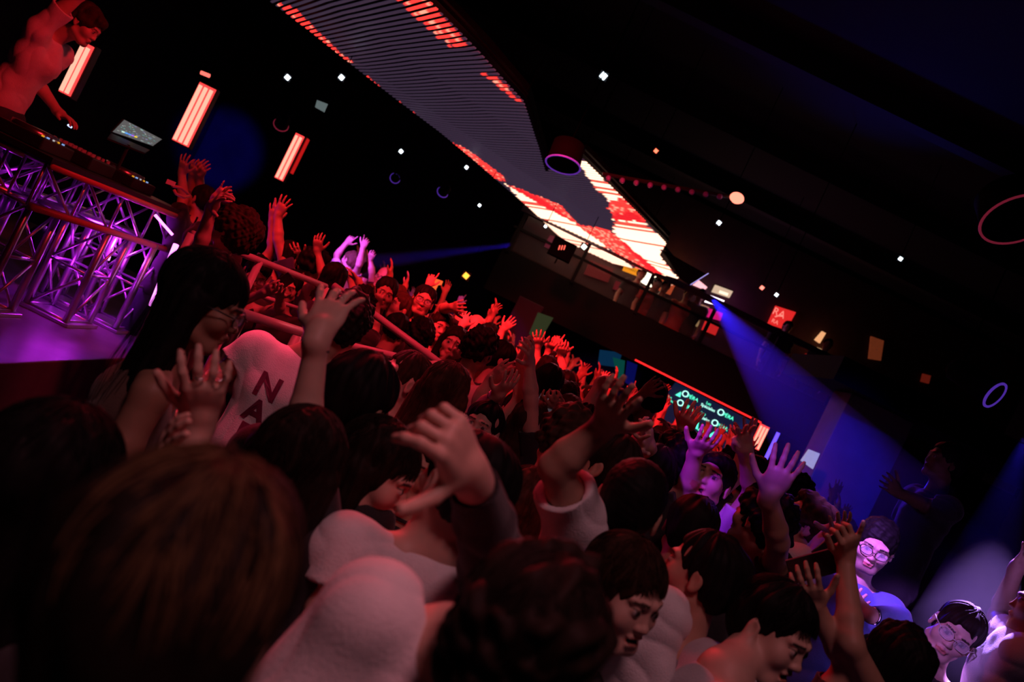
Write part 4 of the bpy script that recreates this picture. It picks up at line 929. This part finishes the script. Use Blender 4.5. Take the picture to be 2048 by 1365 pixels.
person('curly brown head half hidden behind the bent white-sleeved arm', (1128, 885, 2.75), yaw=10, hair=('curly', 'brown'), shirt=('lightgrey', 'short'), tone='mid', h=.0055)
person('short brown-haired person bowing a lit face towards the right', (1243, 1188, 1.80), yaw=100, hyaw=142, hp=-4, hr=4, hair=('short', 'brown'), shirt=('black', 'short'), tone='fair', mouth=.35, strand=(1300, .0012), h=.0036, brow='brown')
person('black-haired person turned left with an ear over a grey tee', (1400, 1150, 2.15), yaw=-50, hyaw=-62, hair=('short', 'black'), shirt=('grey', 'short'), tone='mid', h=.0042)
person('laughing short-haired person in a white tee at the bottom edge', (1545, 1265, 2.0), yaw=95, hyaw=138, hp=-8, chest=(1432, 1385, 1.9), hair=('short', 'black'), shirt=('lightgrey', 'short'), tone='fair', mouth=.5, extras=(('collar',),), h=.0036, strand=(900, .0012))
person('singing person with open mouth and both arms up in violet light', (1420, 962, 3.25), yaw=188, hyaw=212, hp=12, mouth=1.0, hair=('crop', 'black'), shirt=('white', 'short'), tone='fair', h=.0046,
       arms=(A((1506, 985, 3.2), (1490, 900, 3.1), (1478, 845), n=(0, -1, 0), curl=(60, 12, 14, 18), splay=16, thumb=10), A((1372, 985, 3.2), (1392, 905, 3.1), (1428, 868), n=(0, 1, 0))))
person('black-haired person in a printed black tee waving an open hand', (1520, 1043, 2.95), yaw=-28, hyaw=-40, hair=('curly', 'black'), shirt=('black', 'short'), tone='mid', h=.0045,
       arms=(None, A((1556, 1085, 2.75), (1538, 992, 2.65), (1582, 912), n=(.2, .95, -.1), splay=12, thumb=42, hs=1.12)))
backtext(PEOPLE[-1], 'NOTION', .085, mat('print_grey', (.16, .16, .16)), -.12, .0)
person('person in a glowing violet-lit shirt with head thrown back', (1604, 1048, 3.3), yaw=-70, hyaw=-85, hp=22, chest=(1592, 1108, 3.3), hair=('curly', 'brown'), shirt=('white', 'long'), tone='mid', h=.006, arms=(None, A((1650, 1100, 3.2), (1668, 1062, 3.1), (1690, 1040))))
person('dark head at the lower right holding up a phone in one hand', (1782, 1330, 2.25), yaw=0, hair=('long', 'black'), fem=True, shirt=('black', 'short'), tone='mid', h=.0036,
       arms=(A((1695, 1330, 2.2), (1630, 1215, 2.2), (1602, 1140), n=(.35, .9, .1), curl=(35, 35, 38, 40), thumb=38), A((1702, 1290, 2.15), (1690, 1112, 2.3), (1712, 1040), n=(-.3, .9, 0), curl=(80, 85, 80, 5), thumb=20)))
dph = Vector(P(1628, 1132, 2.32)); prop_box('phone', dph, (.075, .15, .009), facing((0, 1, .1), (.75, .1, .7)), BLACK, 'black phone held landscape in a raised hand at the lower right', 'phone')
prop_box('phone', Vector(P(1672, 1092, 2.46)), (.07, .14, .010), facing((0, 1, .1), (.35, 0, .9)), BLACK, 'dark phone held behind the raised little finger', 'phone')
person('bearded person in glasses and blue sweater bathed in violet light', (1750, 1092, 3.55), yaw=190, hyaw=202, hp=-18, beard=.55, hair=('crop', 'black'), shirt=('blue', 'long'), tone='fair', glasses={'c': 'black', 'dz': -.002}, h=.0042,
       arms=(A((1795, 1240, 3.45), (1737, 1230, 3.35), (1702, 1192), n=(.3, .5, .8), curl=(30, 35, 40, 45), far=(0, 0, 1)), None), extras=(('watch', 'L'),))
person('tilted head in clear glasses at the lower right, glowing violet', (1908, 1266, 3.05), yaw=-130, hyaw=208, hp=-12, hr=-18, hair=('short', 'darkbrown'), shirt=('black', 'short'), tone='fair', glasses={'c': 'clear'}, h=.004)
person('person cut by the right edge in a glaring white shirt', (2085, 1225, 3.0), yaw=-60, chest=(2040, 1300, 3.0), hair=('short', 'black'), shirt=('white', 'short'), tone='mid', h=.006, arms=(A((1995, 1235, 3.5), (2035, 1135, 3.4), (2080, 1090)), None))
person('smiling dark-haired person facing the lens in the middle of the crowd', (962, 856, 3.5), yaw=188, hyaw=196, hp=4, hair=('bun', 'black'), fem=True, shirt=('black', 'short'), tone='fair', h=.0042)
person('person in profile looking left under the lower rail, pink-lit collar', (805, 758, 3.3), yaw=-90, hyaw=-118, hp=6, hair=('bun', 'brown'), fem=True, shirt=('cream', 'short'), tone='fair', h=.0044)
person('long reddish-brown hair seen from behind where the rails meet', (884, 792, 2.9), yaw=12, hair=('long', 'auburn'), fem=True, shirt=('black', 'short'), tone='mid', hlen=.38, h=.005, strand=(900, .0016))
person('curly-haired person in a pink-lit white tee with dark lettering down the back', (686, 648, 3.0), yaw=-8, chest=(606, 738, 2.95), hair=('curly', 'darkbrown'), shirt=('white', 'short'), tone='mid', h=.0048, pel=(-.05, 0),
       arms=(A((446, 748, 2.9), (392, 790, 2.8), (360, 810)), None))
backtext(PEOPLE[-1], 'N\nA\nP\nE', .115, mat('print_maroon', (.16, .01, .06)), -.24, -.075, True, -.02)
person('dark-haired person in a red-lit pale shirt near the end of the rails', (958, 700, 4.6), yaw=30, hair=('curly', 'black'), shirt=('cream', 'short'), tone='mid', h=.0065)
person('person in profile looking right with lit cheek beyond the rail end', (1003, 722, 5.2), yaw=85, hair=('short', 'black'), shirt=('black', 'short'), tone='fair', h=.0065)
person('bespectacled person in black reading a phone behind the handrail', (512, 550, 5.2), yaw=160, hyaw=152, hp=-18, hair=('bun', 'black'), fem=True, shirt=('black', 'tank'), tone='fair', glasses={'c': 'black'}, h=.0046,
       arms=(A((560, 620, 5.1), (560, 592, 4.98), (556, 572)), A((462, 612, 5.1), (528, 586, 4.95), (560, 570), curl=(35, 35, 35, 35))))
prop_box('phone', Vector(P(566, 565, 4.95)), (.072, .145, .009), facing((-.3, .9, .5), (.5, -.2, .8)), BLACK, 'dark phone held by the bespectacled person behind the handrail', 'phone')
person('dim-faced person in black beside the bespectacled phone reader', (578, 574, 5.7), yaw=180, hyaw=172, hp=-10, hair=('short', 'black'), shirt=('black', 'short'), tone='mid', h=.006)
person('big-haired person in profile below a thick red raised forearm', (463, 462, 4.5), yaw=-80, hyaw=-88, hp=16, hair=('afro', 'brown'), shirt=('black', 'short'), tone='fair', h=.0055,
       arms=(A((398, 500, 4.35), (424, 414, 4.3), (452, 380), n=(.8, .5, -.2), curl=(10, 40, 50, 12), thumb=50, splay=14, hs=1.1, S=(400, 560, 4.4)), None))
def mid(label, hx, hy, D, yaw=0, arms=(None, None), hair=('short', 'black'), shirt=('black', 'short'), tone='mid', **k):
    k.setdefault('h', .0070 if D < 8 else .0095); person(label, (hx, hy, D), yaw=yaw, arms=arms, hair=hair, shirt=shirt, tone=tone, **k)
mid('person by the table corner making a horned hand sign', 447, 436, 5.6, -60, (A((412, 450, 5.6), (432, 395, 5.5), (458, 372), curl=(5, 70, 70, 5), splay=14), None), tone='fair')
mid('person reaching a spread hand towards the decks', 402, 400, 6.3, -70, (A((366, 400, 6.2), (364, 345, 6.2), (372, 310), splay=15), None))
mid('person with both hands cupped high beside the light column', 428, 410, 6.6, -60, (A((380, 395, 6.5), (385, 350, 6.4), (392, 322), curl=(35, 35, 35, 35)), A((402, 395, 6.5), (400, 352, 6.4), (410, 325), curl=(35, 35, 35, 35))))
mid('person raising two crossed hands above the handrail', 575, 515, 6.0, 10, (A((545, 500, 6.0), (545, 445, 6.0), (552, 402), splay=14), A((556, 480, 5.9), (556, 432, 5.9), (574, 394), splay=14)), shirt=('navy', 'short'))
mid('person with a limp raised hand over the phone reader', 628, 530, 6.0, 20, (A((612, 570, 6.0), (600, 518, 6.0), (582, 492), curl=(50, 40, 30, 30)), None), hair=('curly', 'black'))
mid('person with one straight red forearm up above the handrail', 668, 560, 5.9, 15, (A((648, 560, 5.9), (634, 503, 5.9), (638, 462), curl=(30, 35, 40, 45)), None), hair=('long', 'black'), fem=True)
mid('violet-lit person pointing both index fingers at the ceiling', 700, 522, 9.5, -60, (A((674, 510, 9.5), (692, 488, 9.5), (716, 462), curl=(0, 70, 75, 80)), A((718, 530, 9.4), (726, 496, 9.4), (736, 472), curl=(0, 70, 75, 80))), hair=('short', 'blond'), tone='fair', shirt=('white', 'short'), h=.0075)
mid('person raising a single fist in violet light', 735, 545, 9.6, 0, (None, A((744, 545, 9.5), (740, 520, 9.5), (746, 502), curl=(60, 60, 60, 60))), tone='fair')
mid('person in glasses whose face glows bright violet', 766, 556, 8.6, 190, hair=('bald', 'brown'), tone='fair', shirt=('white', 'short'), glasses={'c': 'black'}, h=.006, hyaw=195, hp=-8)
mid('dark person raising one finger in front of a lit red face', 725, 610, 5.6, 10, (None, A((748, 660, 5.6), (752, 612, 5.6), (762, 574), curl=(0, 70, 75, 80))), hair=('curly', 'black'))
mid('moustached person with lit red face above the slanting rail', 768, 588, 5.8, 165, hair=('short', 'black'), tone='tan', beard=.5, h=.006)
mid('person in a dark cap with arm stretched out sideways to the right', 846, 602, 6.0, 170, (A((885, 618, 6.0), (905, 615, 5.8), (925, 612)), None), tone='mid', glasses={'c': 'black'}, h=.006)
mid('person with face turned up beside the slanting rail', 800, 618, 6.0, -120, hair=('short', 'brown'), tone='mid', hp=10)
mid('black-haired head leaning on the slanting rail', 790, 664, 5.3, 15, hair=('bun', 'black'))
mid('round black-haired head just right of the slanting rail', 838, 676, 5.2, 5, hair=('curly', 'black'), shirt=('black', 'long'))
mid('person shielding a lit face with an open hand', 905, 688, 5.4, 175, (None, A((880, 730, 5.3), (905, 712, 5.2), (930, 700))), tone='fair', fem=True, hair=('long', 'darkbrown'))
mid('long-haired person with red cheek behind the slanting rail', 880, 655, 6.0, 160, fem=True, hair=('long', 'darkbrown'), tone='fair')
mid('person in a flat cap under the yellow paddle', 915, 655, 6.4, 185, hair=('cap', 'black'), tone='mid')
mid('bald glowing head beyond the flat cap', 948, 655, 7.2, 180, hair=('bald', 'brown'), tone='fair')
mid('person reaching a bent hand up beside the violet column', 975, 672, 7.4, 10, (None, A((990, 695, 7.3), (1006, 660, 7.3), (1030, 638), curl=(25, 25, 30, 35))), tone='fair')
mid('person with both bare forearms pressed together high', 1052, 850, 3.7, 12, (A((1040, 800, 3.7), (1044, 722, 3.7), (1052, 668), curl=(14, 14, 16, 16), n=(.9, .2, 0)), A((1062, 800, 3.6), (1058, 726, 3.6), (1064, 676), n=(-.9, .2, 0), curl=(40, 40, 30, 20))), hair=('long', 'brown'), fem=True, tone='fair', h=.0055)
mid('person clapping two flat hands beside a wristband', 1030, 830, 4.0, -20, (A((960, 800, 3.9), (985, 758, 3.9), (1020, 730), n=(.5, .6, .2)), A((965, 815, 3.7), (995, 790, 3.6), (1035, 750), n=(-.5, .6, .2))), tone='fair', extras=(('bracelet', 'R', .03, .005, 1),), hair=('short', 'darkbrown'), h=.0055)
mid('person holding one open hand up in front of the dark bar', 1090, 742, 6.2, 0, (A((1070, 735, 6.2), (1074, 695, 6.2), (1078, 664), splay=12), None), tone='fair')
mid('person making a thumb and finger gesture left of the teal screens', 1108, 735, 6.8, 10, (None, A((1092, 725, 6.8), (1098, 700, 6.8), (1108, 680), curl=(15, 60, 60, 10))))
mid('person curling fingers into a ring above the hands', 1125, 770, 6.5, 0, (A((1124, 745, 6.5), (1122, 708, 6.5), (1128, 688), curl=(55, 45, 40, 40)), None), tone='fair')
mid('person with violet-edged forearm bent to the right', 1165, 855, 4.1, 10, (None, A((1170, 830, 4.1), (1202, 765, 4.1), (1238, 752), n=(0, .2, -1))), tone='fair', h=.006)
mid('person filming with a small bright phone', 1130, 835, 4.3, 8, (A((1075, 850, 4.2), (1085, 815, 4.1), (1100, 795), curl=(40, 40, 40, 40)), A((1135, 850, 4.2), (1120, 815, 4.1), (1108, 798), curl=(40, 40, 40, 40))), hair=('short', 'brown'), h=.006)
prop_box('phone', Vector(P(1100, 812, 4.05)), (.15, .075, .009), facing((0, -1, .1), (0, 0, 1)), BLACK, 'small phone with a lit corner held over the crowd', 'phone', glow('phone_dim', (.12, .10, .12), .4))
mid('round black-haired head in front of the small phone', 1095, 772, 4.6, 20, hair=('short', 'black'))
mid('hands-up person left of the turquoise lettering', 1300, 800, 5.0, -10, (A((1262, 815, 5.0), (1290, 785, 4.9), (1318, 762), n=(.3, .8, 0)), None), tone='mid')
mid('person clapping long fingers over the cropped head', 1300, 950, 3.1, 5, (A((1275, 930, 3.1), (1272, 890, 3.0), (1285, 845), n=(.8, .4, 0)), A((1302, 930, 3.1), (1296, 895, 3.0), (1290, 850), n=(-.8, .4, 0))), tone='fair', h=.005)
mid('person with palm raised before the turquoise lettering', 1352, 925, 3.3, 20, (None, A((1372, 920, 3.3), (1368, 860, 3.3), (1386, 818), n=(.3, .9, -.2), curl=(30, 30, 30, 30))), tone='fair', h=.005, hair=('curly', 'black'))
mid('person flicking two fingers up under the red lit column', 1495, 960, 3.9, 0, (A((1478, 950, 3.8), (1490, 888, 3.8), (1482, 842), curl=(0, 5, 65, 70), splay=18), None), tone='fair', h=.005)
mid('faint violet-faced person on the dark platform at the right', 1888, 925, 4.6, -90, (A((1850, 1010, 4.5), (1795, 985, 4.4), (1770, 960)), None), floor=.55, tone='dark', shirt=('black', 'short'))
mid('black-haired head at the foot of the blue column', 1585, 990, 4.6, 10, hair=('curly', 'black'))
mid('dark round head beside the bowed brown-haired person', 1378, 1062, 2.75, 12, hair=('short', 'black'), h=.005)
b = MB(); b.box((3.9, 5.3, .275), (3.8, 1.9, .55)); o = b.build('platform', BLACKM, bevel=.01); tag(o, 'low dark platform at the right of the crowd', 'platform')
# guests on the balcony
for i, (x, y, D, yw, c_, lb) in enumerate(((1283, 549, 13.45, 170, 'black', 'balcony guest with lit cheek beside the globe lamp'), (1314, 568, 13.5, 150, 'red', 'balcony guest right of the globe lamp'), (1331, 574, 13.45, 180, 'black', 'dark-haired balcony guest in front of the orange poster'),
        (1376, 590, 13.5, 190, 'red', 'balcony guest below the tip of the ceiling screen'), (1402, 590, 13.6, 200, 'black', 'balcony guest in magenta light left of the cream box'), (1655, 690, 12.9, 200, 'black', 'dark balcony guest before the cream lit window'), (1575, 655, 12.9, 180, 'black', 'balcony guest below the red lettered poster'))):
    H_ = P(x, y, 13.45 if D > 13 else 13.3); s_ = min(1.0, (H_.z-2.9)/1.62)
    person(lb, (x, y, H_.y), yaw=yw, floor=2.9, s=.9, shirt=(c_, 'short'), h=.011, hair=('short', 'black'))

# ---------------------------------------------------------------- the rest of the crowd: a few built, each copy a person of its own
protos = []
def proto(hair, shirt, arms, fem=False, tone='mid', hp=0, mouth=0, desc=''):
    inf = person('crowd', None, yaw=0, world=(0, 0, 1.66 if not fem else 1.58), hair=hair, shirt=shirt, arms=arms, fem=fem, tone=tone, h=.0085, hp=hp, mouth=mouth, low=True)
    protos.append((inf['root'], desc, fem, hair)); PEOPLE.pop()
W1 = dict(rel=((.35, .5, .6), (-.2, .3, 1), (0, .2, 1)), n=(0, 1, 0)); W2 = dict(rel=((.6, .2, .6), (-.1, .1, 1), (.1, .3, 1)), n=(0, 1, 0), curl=(40, 30, 25, 20)); W3 = dict(rel=((.2, .7, .5), (0, .6, .7), (0, .8, .5)), n=(0, .3, -1))
W4 = dict(rel=((.2, .3, .9), (0, .2, 1), (0, .1, 1)), n=(0, 1, 0), curl=(0, 65, 70, 75)); W5 = dict(rel=((.25, .6, .1), (-.3, .5, .6), (-.2, .4, .8)), n=(0, .5, -.5), curl=(40, 40, 40, 40))
for a_ in ((('short', 'black'), ('black', 'short'), (UP(), None), False, 'mid', 5, 0, 'with one arm straight up'), (('curly', 'darkbrown'), ('white', 'short'), (W1, W1), False, 'fair', 0, 0, 'with both arms raised'),
           (('long', 'darkbrown'), ('black', 'tank'), (W2, None), True, 'fair', 0, 0, 'with long hair, arm bent up'), (('short', 'brown'), ('grey', 'short'), (None, None), False, 'mid', 8, 0, 'with arms down'),
           (('long', 'black'), ('red', 'short'), (None, UP(.1)), True, 'tan', 5, 0, 'with long hair, one arm up'), (('fringe', 'black'), ('navy', 'short'), (W3, W3), False, 'mid', 10, .5, 'reaching forward'),
           (('short', 'black'), ('black', 'long'), (W4, None), False, 'fair', 0, 0, 'pointing a finger up'), (('bun', 'brown'), ('cream', 'tank'), (W2, W1), True, 'fair', 0, 0, 'with tied hair, arms up'),
           (('buzz', 'black'), ('lightgrey', 'short'), (None, W1), False, 'tan', 0, 0, 'close-cropped, arm up'), (('curly', 'black'), ('black', 'short'), (W5, W5), False, 'mid', -10, 0, 'clapping at chin height'), (('longwavy', 'brown'), ('black', 'short'), (None, None), True, 'mid', 0, 0, 'with wavy hair and arms down')): proto(*a_)
taken = [(p['H'][0], p['H'][1]) for p in PEOPLE]
cands = []; rc = random.Random(11); tries = 0
while len(cands) < 118 and tries < 30000:
    tries += 1; y = 3.9+8.2*rc.random()**.9; x = rc.uniform(-2.0 if y < 10 else -3.5, 3.6)
    if x < -2.0+ (0) or (y > 8.2 and abs(x-4.08) < .8): continue
    if x > 1.9+.16*max(0, y-5) or (x > 1.5 and y < 6 ): 
        if not (y > 6.5 and x < 3.4): continue
    if x < -1.55 and y < 9 : continue
    u_ = x/y*FPX
    if y < 5.7 and u_ < -60: continue
    if y < 4.6 and rc.random() < .5: continue
    if any((x-a[0])**2+(y-a[1])**2 < .36**2 for a in taken): continue
    if y > 12.3: continue
    if any(abs(u_-uv(*q)[0]) < 34 and y < dd for q, dd in (((766, 556), 8.6), ((868, 580), 9.5), ((700, 520), 9.5), ((735, 530), 9.6))): continue
    taken.append((x, y)); cands.append((x, y))
cands.sort(key=lambda c: -c[1])
def region(x, y):
    if y > 10: return 'close to the bar' if x > .6 else 'at the far left'
    if x < -1: return 'beside the guard rail'
    if x < 0: return 'left of the centre'
    if x < 1.2: return 'in the thick crowd'
    return 'towards the blue column'
used = set()
hcols = ['black', 'darkbrown', 'brown', 'black', 'auburn', 'black']; scols = ['black', 'white', 'grey', 'navy', 'black', 'red', 'cream', 'black', 'lightgrey', 'olive']
for i, (x, y) in enumerate(cands):
    root, desc, fem, hr_ = protos[(rc.randrange(len(protos)) if y > 6.2 else rc.choice([3, 3, 9, 10, 2]))] if i >= len(protos) else protos[i]
    first = i < len(protos); r = root if first else root.copy()
    if not first: COL.objects.link(r)
    if not first:
        for _ in range(40):
            sc_, hc_ = rc.choice(scols+['blue', 'brown']), rc.choice(hcols+['blond'])
            if (sc_, hc_, desc, region(x, y)) not in used: break
        used.add((sc_, hc_, desc, region(x, y)))
    zt = rc.uniform(.95, 1.05); yaw = rc.choice([0, 0, 0, 1, 1, 2])
    ang = {0: rc.uniform(60, 120), 1: rc.uniform(-60, 60), 2: rc.uniform(130, 230)}[yaw]     # to the decks mostly
    pass
    if not first:
        for ch in list(root.children):
            c = ch.copy(); COL.objects.link(c); c.parent = r
            nm = ch.name.split('.')[0]
            if nm in ('shirt', 'hair') and c.material_slots:
                c.material_slots[0].link = 'OBJECT'; c.material_slots[0].material = clothmat(sc_) if nm == 'shirt' else hairmat(hc_)
            for g_ in ch.children: d_ = g_.copy(); COL.objects.link(d_); d_.parent = c
    else:
        sc_ = [c.data.materials[0].name for c in root.children if c.name.startswith('shirt')][0].replace('fabric_', ''); used.add((sc_, hr_[1], desc, region(x, y)))
    r.location = (x, y, 0); r.rotation_euler = (0, 0, math.radians(ang)); r.scale = (zt, zt, zt)
    hq = hc_ if not first else hr_[1]
    r['label'] = '%s-haired dancer in %s top %s, %s' % (hq.replace('darkbrown', 'dark'), sc_.replace('lightgrey', 'pale grey'), desc, region(x, y)); r['category'] = 'person'; r['group'] = 'dancers filling the floor'
for root, *_ in protos[len(cands):]: pass

# ---------------------------------------------------------------- haze made visible by the beams
def hazemat(d):
    m = bpy.data.materials.new('haze'); m.use_nodes = True; nt = m.node_tree; nt.nodes.clear()
    v = nt.nodes.new('ShaderNodeVolumeScatter'); v.inputs['Density'].default_value = d; v.inputs['Anisotropy'].default_value = .2
    o = nt.nodes.new('ShaderNodeOutputMaterial'); nt.links.new(v.outputs[0], o.inputs['Volume']); return m
def beam(a, b_, r0, r1, col, W, dens, label, deg, blend=.4):
    a, b_ = Vector(a), Vector(b_); d = b_-a; B = MB(); B.tube([a, b_], [r0, r1], 24)
    o = B.build('haze', hazemat(dens), None, True); tag(o, label, 'haze', None, 'stuff')
    spot(a-d.normalized()*.05, b_, col, W, deg, blend, .03)
BLUE = (.008, .008, 1)
beam(P(1425, 598, 12.2), P(1790, 1085, 4.3), .05, .42, BLUE, 3600, .13, 'wide blue light beam slanting down from the balcony end', 6.5)
beam(P(1034, 489, 11.3), P(700, 530, 10.2), .03, .14, (.03, .01, 1), 700, .16, 'thin blue light beam crossing to the pointing dancer', 5)
beam(P(2050, 880, 5.6), P(1915, 1300, 3.1), .03, .20, (.04, .02, 1), 110, .10, 'violet blue light beam falling at the lower right', 8)
